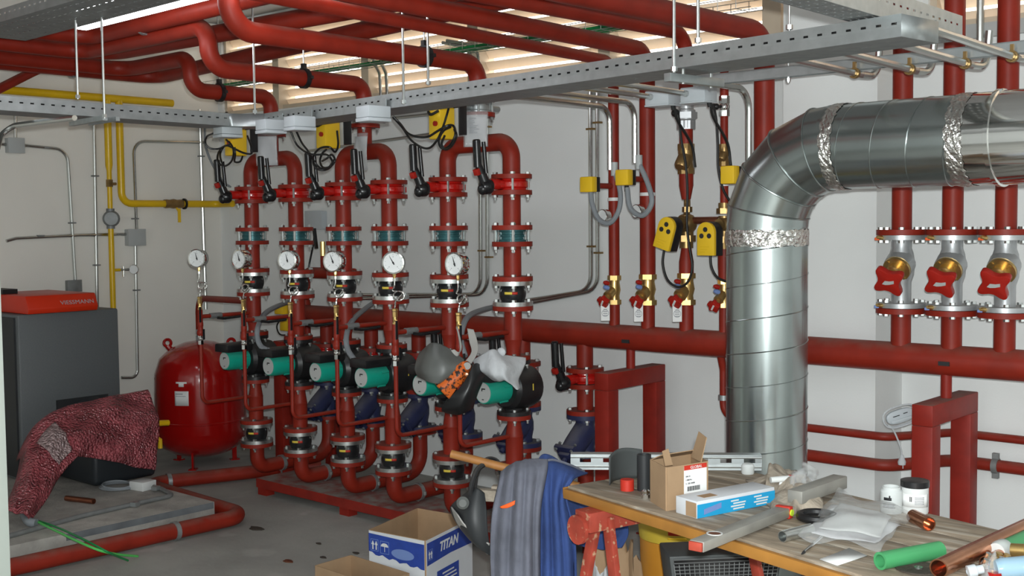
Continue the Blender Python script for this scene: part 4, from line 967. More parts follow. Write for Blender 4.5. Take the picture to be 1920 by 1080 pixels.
# two grey boxes over the small risers with feeding conduits
for k, (px, py) in enumerate(((1243, 184), (1310, 178))):
    c = onY(px, py, -.78); t = thing('junction_box', c, ['left', 'right'][k]+' of two pale grey junction boxes above the small risers', 'junction box', 'pale junction boxes')
    build(MB().box(c, (.125, .10, .062)), 'box', 'white_plastic', t, bevel=.004); build(MB().box(c+V((0, 0, -.034)), (.128, .103, .008)), 'lid', 'white_plastic', t, bevel=.002)
    build(MB().cyl(c+V((-.03, -.048, .004)), c+V((-.03, -.072, .004)), .014, 12), 'gland', 'grey_plastic', t)
    conduit([(c.x-.03, -1.50, c.z+.008), (c.x-.03, -.85, c.z+.004)], 'steel conduit feeding the %s pale junction box' % ['left', 'right'][k], .0125)
    build(MB().tube(spline([c+V((.052, .0, -.03)), c+V((.056, .01, -.055)), c+V((.050, .04, -.10)), c+V((.045, .16, -.20)), c+V((.045, .19, -.30))], 5), .006, 8).cyl(c+V((.052, 0, -.03)), c+V((.054, .005, -.055)), .011, 10), 'cable_tail', 'black_cable', t)

# ------------------------------------------------------------------ boiler corner at the left
PZ = .12
t = thing('boiler_plinth', (1.1, -2.6, 0), 'dusty concrete plinth on the floor under the grey boiler', 'plinth')
build(MB().mm((0.01, -3.7, 0), (2.19, -1.56, PZ)), 'slab', 'concrete', t, bevel=.006)
build(MB().mm((2.19, -2.40, PZ-.035), (2.194, -1.57, PZ-.002)), 'dark_edge_strip', 'concrete_band', t)
by0, by1, bx1, bz1 = -2.005, -1.37, .90, 1.10
t = thing('boiler', (.5, -1.68, PZ), 'grey floor boiler with orange-red top cover by the left wall', 'boiler')
build(MB().mm((.12, by0, PZ), (bx1, by1, bz1)), 'casing', 'boiler_grey', t, bevel=.012)
build(MB().mm((.10, by0-.012, PZ+.02), (bx1-.03, by0-.001, bz1-.02)), 'side_shade_sheet', 'boiler_dark', t)  # dark sheet, the shade on this boiler side put into its colour
build(MB().mm((.5, by0-.05, .80), (.62, by0-.012, 1.0)), 'side_terminal_box', 'grey_plastic', t, bevel=.004)
a = onX(52, 590, .955); b_ = onX(183, 578, .955)
cy0, cy1 = a.y, b_.y; h_ = .105
cov = build(MB().prism([(.30, 0), (.955, 0), (.965, .03), (.93, h_), (.34, h_)], (0, cy1, bz1+.002), (1, 0, 0), (0, 0, 1), cy1-cy0), 'top_cover', 'red_cover', t, bevel=.006)
build(MB().mm((.40, cy0+.02, bz1+h_+.002), (.60, cy0+.11, bz1+h_+.03)), 'control_knob_box', 'black', t)
nrm = V((.075, 0, .035)).normalized(); upv = V((-.035, 0, .075)).normalized()
text('VIESSMANN', V((.9585, cy0+.20, bz1+.048)), (0, 1, 0), upv, .036, 'print_grey', cov, squash=1.12)
f = MB().mm((bx1-.002, -1.79, .36), (bx1+.012, -1.46, .575)); build(f, 'burner_plate', 'boiler_dark', t)
# burner
t = thing('burner', (1.15, -1.6, PZ), 'black burner box in front of the boiler under pink bubble wrap', 'burner')
build(MB().mm((.93, -1.82, PZ+.004), (1.38, -1.42, .37)), 'housing', 'burner', t, bevel=.03, bseg=3); build(MB().cyl((1.12, -1.6, .35), (.915, -1.6, .50), .10, 20), 'fan_neck', 'burner', t)
q = onX(306, 793, 1.30); build(MB().tube([q-V((0, .12, -.01)), q, q+V((0, .035, -.004))], .018, 12), 'yellow_gas_inlet', 'gas_yellow', t)
q = onX(300, 825, 1.32); build(MB().tube([q+V((0, -.04, .03)), q, q+V((0, 0, -.05))], .014, 8), 'yellow_clip', 'yellow', t)
# bubble wrap
top = [(12, 958), (40, 890), (56, 825), (84, 786), (130, 762), (190, 747), (240, 738), (277, 732)]
bot = [(58, 976), (86, 940), (108, 900), (132, 870), (152, 856), (200, 862), (245, 873), (289, 883)]
tx = [1.88, 1.70, 1.50, 1.42, 1.36, 1.34, 1.33, 1.33]; bx = [1.97, 1.84, 1.72, 1.66, 1.63, 1.62, 1.61, 1.60]
Tp = spline([onX(*p, x) for p, x in zip(top, tx)], 5); Bp = spline([onX(*p, x) for p, x in zip(bot, bx)], 5); NN = len(Tp)-1
def wrapf(u, v):
    i = u*NN; i0 = min(int(i), NN-1); f = i-i0; T = Tp[i0].lerp(Tp[i0+1], f); B = Bp[i0].lerp(Bp[i0+1], f)
    if v >= .3:
        s = (v-.3)/.7; p = T.lerp(B, s); bul = math.sin(PI*min(1, s*1.0))
        p += V((.05, -.01, .02))*bul + V((0, .035*u**6*bul, 0))
    else:
        s = (.3-v)/.3; p = T + V((-.22*s, .03*s, -.13*s*s)) * (1 if u > .25 else .5)
    n = math.sin(u*23+v*9)*.006+math.sin(u*11-v*17+1)*.008+math.sin(u*41+v*31)*.003
    if v > .02: p += V((n, 0, n*.6))
    p.z = max(p.z, PZ+.006); return p
t = thing('bubble_wrap', (1.4, -1.9, PZ), 'crumpled pink bubble wrap sheet draped over the burner', 'bubble wrap')
build(MB().grid(wrapf, 60, 34), 'pink_sheet', 'pink_wrap', t, solid=.003, angle=60)
build(MB().grid(lambda i, j: wrapf(.30+.16*i+.03*j, .42+.46*j)+V((.012, -.004, .004)), 14, 14), 'clear_patch', 'wrap_clear', t, solid=.002, angle=60)
# things lying on the plinth
t = thing('floor_conduit', onZ(150, 965, PZ), 'dull steel conduit lying along the plinth with a bend', 'conduit')
build(MB().tube([onZ(px, py, PZ+.014) for px, py in [(-60, 1026), (150, 968), (290, 936), (325, 929), (304, 917), (268, 907)]], .0125, 10, .06), 'pipe', 'galv_dark', t)
for px, py in ((253, 945), (292, 915)): q = onZ(px, py, PZ+.02); build(MB().box(q, (.035, .035, .022), .4), 'clip', 'galv', t)
a, b_ = onZ(124, 934, PZ+.016), onZ(176, 940, PZ+.016); build(MB().tube([a, b_], .015, 12, hollow=.85), 'pipe_offcut', 'copper_dull', label='short dull copper pipe offcut lying on the plinth', cat='pipe offcut')
q = onZ(268, 917, PZ); build(MB().box(q+V((0, 0, .025)), (.11, .10, .05), .2), 'cable_box', 'white', label='small white box at the far edge of the plinth', cat='box', bevel=.004)
q = onZ(222, 915, PZ); t = thing('cable_coil', q, 'loose grey cable coil on the plinth beside the white box', 'cable')
for i in range(3): build(MB().torus(q+V((.01*i, -.01*i, .01+.008*i)), (.05*i, .02, 1), .10-.012*i, .006, 28, 6), 'coil_turn', 'grey_flex', t)
t = thing('earth_cables', onZ(100, 995, PZ), 'green and dark loose cables trailing over the plinth edge to the floor', 'cable')
def cab(pp, r, m_, nm): build(MB().tube(spline(pp, 6), r, 7), nm, m_, t)
cab([onZ(66, 976, PZ+.03), onZ(100, 993, PZ+.032), onZ(150, 1017, .145), onZ(190, 1033, .115), onZ(225, 1040, .06), onZ(258, 1043, .012)], .006, 'cable_green_light', 'green_cable')
cab([onZ(66, 975, PZ+.03), onZ(105, 988, PZ+.034), onZ(158, 1012, .15), onZ(200, 1034, .11), onZ(222, 1044, .055), onZ(240, 1051, .012)], .005, 'cable_green', 'dark_cable')
build(MB().tube(spline([onZ(46, 966, PZ+.04), onZ(54, 978, PZ+.035), onZ(68, 981, PZ+.03)], 5), .022, 12), 'sleeve', 'grey_flex', t)
# red floor pipe around the plinth
t = thing('floor_pipe', (2.3, -2.2, 0), 'red pipe running along the floor around the plinth to the pumps', 'pipe')
build(MB().tube([(2.27, -3.7, .05), (2.335, -1.47, .05), (1.22, -1.42, .05), (1.52, -.60, .05), (1.64, -.40, .05)], .042, 18, .11, seg=8), 'pipe', 'red', t)
for (px, py, d) in ((343, 1000, (0, 1, 0)), (358, 913, (.3, 1, 0))):
    q = onZ(px, py, .05); q.x = 2.27+.065*(q.y+3.7)/2.23 if px == 343 else 1.22+.30*(q.y+1.42)/.82
    clampring((q.x, q.y, .05), d, .042, t, 'galv', False)
# expansion tank
tx_, ty_ = .75, -.70
t = thing('expansion_tank', (tx_, ty_, 0), 'glossy red expansion tank with lifting lugs standing near the corner', 'expansion tank')
prof = [(0, .055), (.10, .06), (.19, .085), (.26, .13), (.297, .19), (.300, .25), (.300, .30), (.304, .303), (.304, .312), (.300, .315), (.300, .56), (.297, .62), (.265, .72), (.20, .785), (.10, .825), (0, .84)]
sh = build(MB().lathe(prof, (tx_, ty_, 0), n=56), 'vessel', 'red_tank', t, angle=50)
for i in range(3):
    q = R_(-60+120*i)+.2; p = V((tx_+.22*math.cos(q), ty_+.22*math.sin(q), 0)); lg = build(MB().box(p+V((0, 0, .06)), (.03, .012, .12), q), 'leg', 'red_tank', t); build(MB().box(p+V((0, 0, .004)), (.06, .05, .008), q), 'foot', 'red_tank', lg)
for s in (-1, 1):
    c = V((tx_, ty_, .80))+V((.744, .668, 0))*.215*s; build(MB().torus(c+V((0, 0, .02)), (.668, -.744, 0), .024, .010, 18, 8).cyl(c+V((0, 0, .0)), c+V((-.744*s*.04, -.668*s*.04, -.05)), .020, 10), 'lifting_lug', 'red_tank', t)
tc_ = V((.668, -.744, 0)).normalized(); tang = V((.744, .668, 0))
def onvessel(u0, z, w, h, nm, m_, par, mask=None, rr=.3012):
    mb = MB(); n = 8; c0 = math.atan2(tc_.y, tc_.x)
    for i in range(n):
        a0 = c0+(u0-w/2+w*i/n)/.30; a1 = c0+(u0-w/2+w*(i+1)/n)/.30
        mb.add([(tx_+rr*math.cos(a), ty_+rr*math.sin(a), zz) for a, zz in ((a0, z-h/2), (a1, z-h/2), (a1, z+h/2), (a0, z+h/2))], [(0, 1, 2, 3)])
    return build(mb, nm, m_, par, solid=.001)
lb = onvessel(-.045, .485, .095, .095, 'label', 'tag_white', t); onvessel(-.060, .515, .05, .006, 'label_print', 'print_grey', lb, rr=.3024); onvessel(-.050, .50, .07, .004, 'label_print', 'print_grey', lb, rr=.3024)
onvessel(-.045, .575, .035, .028, 'crest', 'tag_white', t); onvessel(-.045, .588, .075, .012, 'crest', 'tag_white', t)
build(MB().hexa((tx_, ty_, .835), (tx_, ty_, .865), .024).cyl((tx_, ty_, .86), (tx_, ty_, .89), .017, 14).hexa((tx_, ty_, .885), (tx_, ty_, .91), .024), 'union', 'galv', t)
build(MB().tube([(tx_, ty_, .90), (tx_, ty_, 1.12), (1.66, -.95, 1.15), (1.735, -.965, 1.06)], .0205, 14, .10), 'expansion_line', 'red', label='thin red pipe from the tank top over to the first pump line', cat='pipe')

# ------------------------------------------------------------------ gas pipes on the left wall
GX = .07
a = onX(0, 171, GX); b_ = onX(310, 190, GX)
t = thing('gas_main', (GX, -.9, 1.75), 'thick yellow gas pipe with brass valve along the left wall', 'pipe', 'yellow gas pipes')
zt_ = b_.z-.01; v1 = onX(226, 300, GX); zh_ = onX(300, 382, GX).z; xe_ = onY(436, 382, -.07).x
build(MB().tube([(GX, -4.3, zt_+.0), (GX, v1.y+.42, zt_)], .027, 16, .06), 'upper_run', 'gas_yellow', t)
build(MB().tube([(GX, v1.y, zt_), (GX, v1.y, zh_), (GX, -.07, zh_), (xe_, -.07, zh_)], .0255, 16, .075), 'drop', 'gas_yellow', t)
q = onX(325, 382, GX); bv = build(MB().lathe([(.030, -.075), (.033, -.06), (.030, -.03), (.036, 0), (.030, .03), (.033, .06), (.030, .075)], (GX, q.y, zh_), (0, 1, 0), 14), 'ball_valve', 'bronze', t)
build(MB().ring((GX, q.y+.085, zh_), (0, 1, 0), .040, .026, .012, 16), 'collar', 'black', t)
build(MB().cyl((GX, q.y+.02, zh_-.02), (GX+.03, q.y+.02, zh_-.05), .008, 8).box((GX+.035, q.y+.025, zh_-.085), (.008, .022, .10)), 'valve_lever', 'yellow', bv)
v2 = onX(204, 300, GX)
t = thing('gas_branch', (GX, v2.y, 1.1), 'thinner yellow gas pipe with regulator feeding the boiler', 'pipe', 'yellow gas pipes')
zr_ = onX(205, 315, GX).z; zg_ = onX(207, 410, GX).z; zu_ = onX(205, 345, GX).z
build(MB().lathe([(.025, zt_), (.025, zr_+.02), (.017, zr_-.02), (.017, zg_+.05)], (GX, v2.y, 0), n=16), 'upper_pipe', 'gas_yellow', t); build(MB().cyl((GX, v2.y, .75), (GX, v2.y, zg_-.05), .0195, 16), 'lower_pipe', 'gas_yellow', t)
build(MB().hexa((GX, v2.y, zu_-.02), (GX, v2.y, zu_+.03), .026).cyl((GX, v2.y, zu_), (GX+.05, v2.y+.02, zu_), .010, 8), 'cock', 'bronze', t)
rg = MB().lathe([(0, -.03), (.045, -.026), (.058, -.01), (.058, .01), (.045, .026), (0, .03)], (GX+.01, v2.y, zg_), (1, -.6, 0), 20); rg.cyl((GX, v2.y, zg_-.07), (GX, v2.y, zg_+.07), .028, 12); build(rg, 'regulator', 'galv_dark', t)
z_ = onX(225, 506, GX).z; gy = onX(247, 506, GX).y
build(MB().cyl((GX, v2.y, z_), (GX, v2.y+.06, z_), .011, 10), 'side_tap', 'gas_yellow', t); build(MB().cyl((GX, v2.y+.05, z_), (GX, gy-.02, z_), .009, 10).cyl((GX, v2.y+.085, z_-.05), (GX, v2.y+.085, z_+.025), .008, 8), 'gauge_cock', 'chrome', t)
g = build(MB().lathe([(0, .02), (.032, .02), (.034, -.01), (.030, -.014), (.030, -.009)], (GX+.015, gy+.01, z_), (-.7, .7, 0), 22), 'gauge_case', 'chrome', t); build(MB().lathe([(0, -.010), (.030, -.010), (.030, -.006), (0, -.006)], (GX+.015, gy+.01, z_), (-.7, .7, 0), 22), 'gauge_dial', 'dial', g)

# ------------------------------------------------------------------ conduits and boxes on the left wall
CX = .022
def wl(px, py, X=CX): return onX(px, py, X)
def lconduit(pp, label, bend=.07, clips=(), r=.0115):
    t = conduit([wl(*p) for p in pp], label, r, bend, group='conduits on the left wall')
    for c in clips: q = wl(*c); build(MB().box(q+V((.002, 0, 0)), (.03, .045, .010)), 'clip', 'galv_dark', t)
def wbox(px0, py0, px1, py1, label, m_='grey_plastic', dep=.06, X=0):
    a, b_ = onX(px0, py0, X+dep), onX(px1, py1, X+dep); t = thing('wall_box', ((X+dep/2), (a.y+b_.y)/2, min(a.z, b_.z)), label, 'junction box', 'wall boxes')
    build(MB().mm((X+.002, min(a.y, b_.y), min(a.z, b_.z)), (X+dep-.008, max(a.y, b_.y), max(a.z, b_.z))), 'box', m_, t, bevel=.004); build(MB().mm((X+dep-.008, min(a.y, b_.y)-.002, min(a.z, b_.z)-.002), (X+dep, max(a.y, b_.y)+.002, max(a.z, b_.z)+.002)), 'lid', m_, t, bevel=.002)
wbox(16, 258, 47, 287, 'grey junction box on the left wall at the far left edge', 'grey_plastic')
wbox(241, 430, 274, 460, 'grey junction box beside the yellow gas regulator', 'grey_plastic')
wbox(128, 526, 154, 546, 'grey socket box on the wall just above the boiler cover', 'galv_dark', .05)
lconduit([(29, 190), (29, 258)], 'short conduit above the grey box at the far left edge')
lconduit([(-40, 270), (16, 271)], 'conduit running left from the grey box at the far left edge')
lconduit([(47, 273), (126, 281), (141, 526)], 'bent conduit from the left edge box down to the socket box', .09, [(88, 277), (135, 418)])
lconduit([(176, 215), (183, 603), (168, 612)], 'straight conduit between the socket box and the gas branch', .05, [(178, 330), (181, 497)])
lconduit([(384, 267), (250, 265), (256, 430)], 'arched conduit above the regulator junction box', .09, [(253, 410)])
lconduit([(254, 460), (258, 708), (228, 708)], 'conduit dropping from the regulator junction box behind the boiler', .05, [(256, 544)])
lconduit([(12, 452), (30, 447), (150, 441), (241, 439)], 'horizontal conduit into the regulator junction box', .1, [(76, 442), (224, 439)])
lconduit([(374, 205), (386, 580)], 'vertical conduit near the corner behind the first gauge', .1, [(377, 293)], .013)
build(MB().tube(spline([onX(384, 225, .03), onX(386, 275, .04), onX(402, 315, .06), onX(424, 346, .10), onX(448, 352, .2)], 6), .009, 8), 'flexible_hose', 'grey_flex', label='grey hose hanging near the corner behind the first u-bend', cat='hose')
# small things on the back wall behind the pumps
def bwbox(px0, py0, px1, py1, label, m_='grey_plastic', dep=.05):
    a, b_ = onY(px0, py0, -dep), onY(px1, py1, -dep); t = thing('wall_box', ((a.x+b_.x)/2, -dep/2, min(a.z, b_.z)), label, 'junction box', 'wall boxes')
    build(MB().mm((a.x, -dep+.008, b_.z), (b_.x, -.002, a.z)), 'box', m_, t, bevel=.004); build(MB().mm((a.x-.002, -dep, b_.z-.002), (b_.x+.002, -dep+.008, a.z+.002)), 'lid', m_, t, bevel=.002); return t
t = bwbox(571, 396, 603, 430, 'pale grey box on the back wall behind the second pump line', 'white_plastic'); build(MB().tube(spline([onY(590, 430, -.04), onY(588, 455, -.05), onY(581, 490, -.05), onY(578, 508, -.06)], 5), .007, 7), 'cable', 'black_cable', t)
t = thing('vent_valve', onY(608, 500, -.40), 'small lever vent valve on a red pipe stub behind the third gauge', 'valve')
q = onY(606, 512, -.40); build(MB().tube([q+V((-.19, 0, -.30)), q+V((-.19, 0, 0)), q+V((.30, 0, 0))], .036, 16, .07), 'vent_pipe', 'red', t); build(MB().cyl(q, q+V((0, 0, .12)), .016, 12), 'nipple', 'red', t); build(MB().cyl(q+V((0, 0, .11)), q+V((0, 0, .20)), .017, 10), 'cock', 'brass', t); build(MB().box(q+V((-.035, -.03, .22)), (.014, .02, .13), rot=Matrix.Rotation(-.15, 3, 'Y')), 'lever', 'lever_black', t)
t = thing('small_actuator', onY(532, 600, -.55), 'small yellow actuator at the left end of the header', 'actuator')
q = onY(528, 580, -.60); build(MB().box(q, (.09, .05, .06)), 'cap', 'yellow', t, bevel=.006); q2 = onY(540, 607, -.60); build(MB().box(q2, (.11, .05, .09)), 'body', 'yellow', t, bevel=.006); build(MB().tube(spline([onY(px, py, -.64) for px, py in [(526, 598), (519, 612), (524, 626), (535, 628), (546, 622)]], 5), .005, 7), 'cable', 'black_cable', t)
# conduit pairs on the back wall
for k, (x_, yb_, xl_, yl_) in enumerate(((900, 530, 672, 553), (913, 530, 680, 560), (1107, 522, 930, 573), (1120, 522, 930, 580))):
    p0, p1, p2 = onY(x_, 170, -.03), onY(x_+1, yb_+22, -.03), onY(xl_, yl_, -.03)
    side = ['left conduit of the pair behind the fifth pump line', 'right conduit of the pair behind the fifth pump line', 'left conduit of the pair beside the first small riser', 'right conduit of the pair beside the first small riser'][k]
    tt = conduit([(p0.x, -.03, 2.40), (p1.x, -.03, p1.z), (p2.x, -.03, p2.z)], side, .012, .10, group='conduit pairs on the back wall')
    for cy in ((250, 470), (238, 482))[k % 2]:
        q = onY(x_, cy+ (0 if k < 2 else -8), -.03); build(MB().box((p0.x, -.03, q.z), (.046, .03, .010)), 'clip', 'bronze', tt)
# grey flexible hoses to the pump terminal boxes
for k, (ln, pp) in enumerate((('second', [(572, 562, -.79), (540, 567, -.30), (500, 585, .12), (484, 612, .32), (483, 635, .34), (490, 650, .34), (503, 657, .34)]), ('fourth', [(718, 560, -.79), (700, 568, -.35), (663, 598, .08), (650, 628, .24), (652, 655, .28), (666, 677, .30)]), ('sixth', [(932, 575, -.79), (908, 580, -.40), (880, 592, .05), (868, 612, .22), (864, 640, .28), (872, 668, .30)]))):
    build(MB().tube(spline([onY(px, py, YR-d+.12) for px, py, d in pp], 6), .015, 10), 'flexible_hose', 'grey_flex', label='grey flexible hose curving down to the %s green pump' % ln, cat='hose', group='grey hoses to the pumps')

# ------------------------------------------------------------------ work table
ZT = .80
TA = V((5.296, -2.375, ZT)); ta = V((.970, -.244, 0)).normalized(); tn = V((.244, .970, 0)).normalized(); TL, TW = 2.1, .605
def tp(s, w, z=ZT): return V((TA.x, TA.y, 0)) + ta*s + tn*w + V((0, 0, z))
TM = Matrix((ta, tn, V((0, 0, 1)))).transposed()
def tbox(mb, s0, s1, w0, w1, z0, z1): return mb.box(tp((s0+s1)/2, (w0+w1)/2, (z0+z1)/2), (s1-s0, w1-w0, z1-z0), rot=TM)
t = thing('work_table', tp(1, .3, 0), 'worn wooden board table on red trestles in the foreground', 'table')
ws = [0.012, .155, .30, .455, TW]
for i in range(4): build(tbox(MB(), 0, TL, ws[i]+.0012, ws[i+1]-.0012, ZT-.020, ZT), 'plank', 'plywood', t, bevel=.0015)
build(tbox(MB(), .02, TL-.02, .02, TW-.02, ZT-.034, ZT-.020), 'under_panel', 'plywood', t)
build(tbox(MB(), 0, TL, -.006, .0115, ZT-.036, ZT-.006), 'front_edging', 'wood_edge', t, bevel=.003)
build(tbox(MB(), -.010, 0, 0, TW, ZT-.030, ZT-.004), 'end_edging', 'wood_edge', t, bevel=.003)
def trestle(s, lab, legz=0):
    t = thing('trestle', tp(s, .3, 0), lab, 'trestle', 'red trestles')
    bar = build(tbox(MB(), s-.035, s+.035, -.055, TW+.03, ZT-.095, ZT-.036), 'top_bar', 'worn_red', t, bevel=.004)
    for w in (-.06, TW+.035):
        d = tn; c = tp(s-.015, w, ZT-.092); build(MB().cyl(c-d*.006, c+d*.006, .043, 24), 'end_plate', 'worn_red', t)
    for w in (.02, TW-.04):
        for sg in (-1, 1):
            a, b_ = tp(s+sg*.025, w, ZT-.06), tp(s+sg*.20, w+.03*(-1 if w < .3 else 1), 0); dd = (b_-a).normalized(); u, v, q = frame(dd)
            build(MB().box((a+b_)/2, (.035, .020, (b_-a).length), rot=Matrix((tn.cross(dd).normalized(), tn - dd*tn.dot(dd), dd)).transposed()), 'leg', 'worn_red', t, bevel=.002)
trestle(.16, 'paint-splashed red trestle under the left end of the table'); trestle(1.02, 'orange-red trestle under the middle of the table')

# ------------------------------------------------------------------ things on the table
def at(px, py, dz=0.0): return onZ(px, py, ZT+dz)
def zup(px, py, base):                 # height of an image point above the table at the place of `base`
    d = (base-CAM).dot(FW); return onD(px, py, d).z
# perforated strut rail
a, b_ = onZ(1070, 881, ZT), onZ(1428, 883, ZT); d = (b_-a).normalized(); L = (b_-a).length; n_ = V((0, 0, 1)).cross(d)
t = thing('slotted_rail', a.lerp(b_, .5), 'perforated galvanised steel rail lying along the back of the table', 'rail')
mb = MB(); slotted(mb, a+V((0, 0, .002)), d, (0, 0, 1), L, .048, .036, .013, .075, .030, .03); build(mb, 'slotted_web', 'galv', t, solid=.002, flat=True)
mb = MB()
for z in (.002, .050): mb.add([a+V((0, 0, z)), b_+V((0, 0, z)), b_+V((0, 0, z))+n_*.04, a+V((0, 0, z))+n_*.04], [(0, 1, 2, 3)])
build(mb, 'flanges', 'galv', t, solid=.002, flat=True, kind='stuff')
build(MB().tube([a+V((0, 0, .012))-n_*.001, b_+V((0, 0, .012))-n_*.001], .0035, 6).tube([a+V((0, 0, .042))-n_*.001, b_+V((0, 0, .042))-n_*.001], .003, 6), 'ribs', 'zinc', t, kind='stuff')
# dark sheet, coupling, cap, nut
a, b_ = at(1143, 911), at(1204, 897); n_ = V((0, 0, 1)).cross((b_-a).normalized())
build(MB().grid(lambda i, j: a.lerp(b_, i)+n_*(.035*math.sin(PI*i)*(1-.4*j)) + V((0, 0, (.088+.012*math.sin(i*3))*j+.002)), 16, 8), 'rubber_sheet', 'heater_dark', label='curved black rubber sheet standing on the table beside the dark coupling', cat='rubber sheet', solid=.003)
c = at(1208, 919); build(MB().lathe([(0, 0), (.021, 0), (.021, .108), (.017, .108), (.017, .09), (0, .09)], c, n=28), 'pipe_coupling', 'boiler_dark', label='dark upright pipe coupling between rubber sheet and cardboard box', cat='pipe fitting')
c = at(1176, 919); t = thing('pipe_stopper', c, 'bright red plastic cap on the table in front of the rubber sheet', 'cap'); build(MB().lathe([(0, 0), (.0205, 0), (.0205, .030), (.018, .033), (0, .033)], c, n=28), 'stopper_body', 'print_red', t, bevel=.0)
build(MB().torus(c+V((0, 0, .031)), (0, 0, 1), .0185, .0022, 28, 6), 'rim', 'print_red', t)
c = at(1211, 934); build(MB().hexa(c, c+V((0, 0, .012)), .014).lathe([(.010, .012), (.012, .016), (.012, .022), (.008, .026), (0, .026)], c, n=14), 'steel_nut', 'chrome', label='small shiny steel fitting on the table beside the cardboard box', cat='pipe fitting')
# cardboard box with label
p0, p1, p2 = at(1250, 958), at(1326, 944), at(1221, 940); H = .122; ux, uy = (p1-p0), (p2-p0); hz = V((0, 0, H))
t = thing('cardboard_box', p0.lerp(p1, .5), 'open cardboard box with white and red label on the table', 'box')
def wall(a, b_, h=H, th=.003, mb=None): 
    mb = mb or MB(); d = (b_-a).normalized(); return mb.prism([(0, 0), ((b_-a).length, 0), ((b_-a).length, h), (0, h)], a, d, (0, 0, 1), th)
p3 = p1+uy
fr = build(wall(p0, p1), 'front_panel', 'cardboard', t); build(wall(p2, p0), 'left_panel', 'cardboard', t); build(wall(p1, p3), 'right_panel', 'cardboard', t); build(wall(p3, p2), 'back_panel', 'cardboard', t)
build(MB().prism([(0, 0), (1, 0), (1, 1), (0, 1)], p0+V((0, 0, .002)), ux, uy, .002), 'bottom', 'cardboard_dark', t)
xh, yh = ux.normalized(), uy.normalized(); fn_ = xh.cross(V((0, 0, 1)))
sd = build(MB().prism([(.35, 0), (.62, 0), (.60, H), (.33, H)] if False else [(uy.length*.35, .001), (uy.length*.62, .001), (uy.length*.62, H), (uy.length*.35, H)], p0+yh.cross(V((0, 0, 1)))*-.001, yh, (0, 0, 1), -.001), 'brown_tape', 'cardboard_dark', t)
def flap(a, b_, up, h): return MB().prism([(0, 0), ((b_-a).length, 0), ((b_-a).length*.95, h), ((b_-a).length*.1, h*.9)], a, (b_-a).normalized(), up, .0025)
build(flap(p1+hz-ux*.16, p1+uy*.6+hz-ux*.16, (xh*.35+V((0, 0, .93))).normalized(), .078), 'flap', 'cardboard', t)
build(flap(p0+hz+uy*.15+ux*.02, p0+hz+uy*.15+ux*.20, (xh*-.3+V((0, 0, .95))).normalized(), .050), 'flap', 'cardboard', t)
build(flap(p2+hz, p3+hz, (yh*-.8+V((0, 0, .35))).normalized(), .055), 'flap', 'cardboard', t)
o = p0+ux*.40+V((0, 0, .040))-V((0, 0, 0))+fn_*.0035; lw = ux.length*.56
lb = build(quad(MB(), o, xh, (0, 0, 1), lw, .078, .0008), 'label', 'tag_white', fr); build(quad(MB(), o+V((0, 0, .066))+fn_*.0005, xh, (0, 0, 1), lw, .013, .0008), 'red_strip', 'print_red', fr)
text('GLOBAL', o+xh*(lw*.27)+V((0, 0, .0685))+fn_*.0016, xh, (0, 0, 1), .0115, 'white', fr)
for i, (s_, z_) in enumerate((('PIPE FITTING', .056), ('DN 15', .046), ('1 000 Pcs', .036), ('5 - 225 10430', .026))): text(s_, o+xh*.006+V((0, 0, z_))+fn_*.0011, xh, (0, 0, 1), .0058, 'dark_print', fr) if i != 0 else None
bars = MB(); x_ = .012
for i in range(16): w_ = [.0012, .002, .001, .0025][i % 4]; quad(bars, o+xh*x_+V((0, 0, .006))+fn_*.0009, xh, (0, 0, 1), w_, .013, .0005); x_ += w_+[.0012, .0008, .0018][i % 3]
build(bars, 'barcode', 'dark_print', fr, kind='stuff')
# blue and white carton lying flat
p0, p1 = at(1307, 973), at(1452, 944); ux = p1-p0; xh = ux.normalized(); yh = V((0, 0, 1)).cross(xh); H = .047; dp = .085
t = thing('flat_carton', p0.lerp(p1, .5), 'long white carton with sky-blue printed side on the table', 'box')
b = MB().prism([(0, 0), (ux.length, 0), (ux.length, dp), (0, dp)], p0+V((0, 0, .0)), xh, yh, H); body = build(b, 'carton', 'box_white', t, bevel=.001)
fn_ = -yh
fb = build(quad(MB(), p0+fn_*.0008-fn_*0+V((0, 0, .001)), xh, (0, 0, 1), ux.length, .037, .0008), 'blue_side', 'print_cyan', body)
build(quad(MB(), p0+yh*(dp*.5)+V((0, 0, .002))+xh*-.0012, yh*-1, (0, 0, 1), dp*.48, .040, .001), 'end_flap', 'cardboard', body)
for i in range(3): text(['MADE OF NEW TUBES', 'PIPES IN COPPER', 'PRODUCT OF QUALITY'][i], p0+xh*(ux.length*.42)+V((0, 0, .027-.009*i))+fn_*.0018, xh, (0, 0, 1), .0068, 'white', fb) if False else None
pr = MB()
for blk in (.42, .72):
    for i in range(4):
        L = [.10, .16, .18, .14][i]; quad(pr, p0+xh*(ux.length*(blk+.03*(i % 2)))+V((0, 0, .029-.0075*i))+fn_*.0018, xh, (0, 0, 1), ux.length*L, .004, .0005)
build(pr, 'white_print', 'white', fb, kind='stuff')
build(quad(MB(), p0+xh*(ux.length*.08)+V((0, 0, .008))+fn_*.0018, (xh+V((0, 0, .16))), (0, 0, 1), ux.length*.22, .015, .0005), 'worn_patch', 'print_paleblue', fb)
build(quad(MB(), p0+xh*(ux.length*.15)+yh*.02+V((0, 0, H+.0002)), xh, yh, .05, .03, .0006), 'torn_patch', 'cardboard_dark', body)
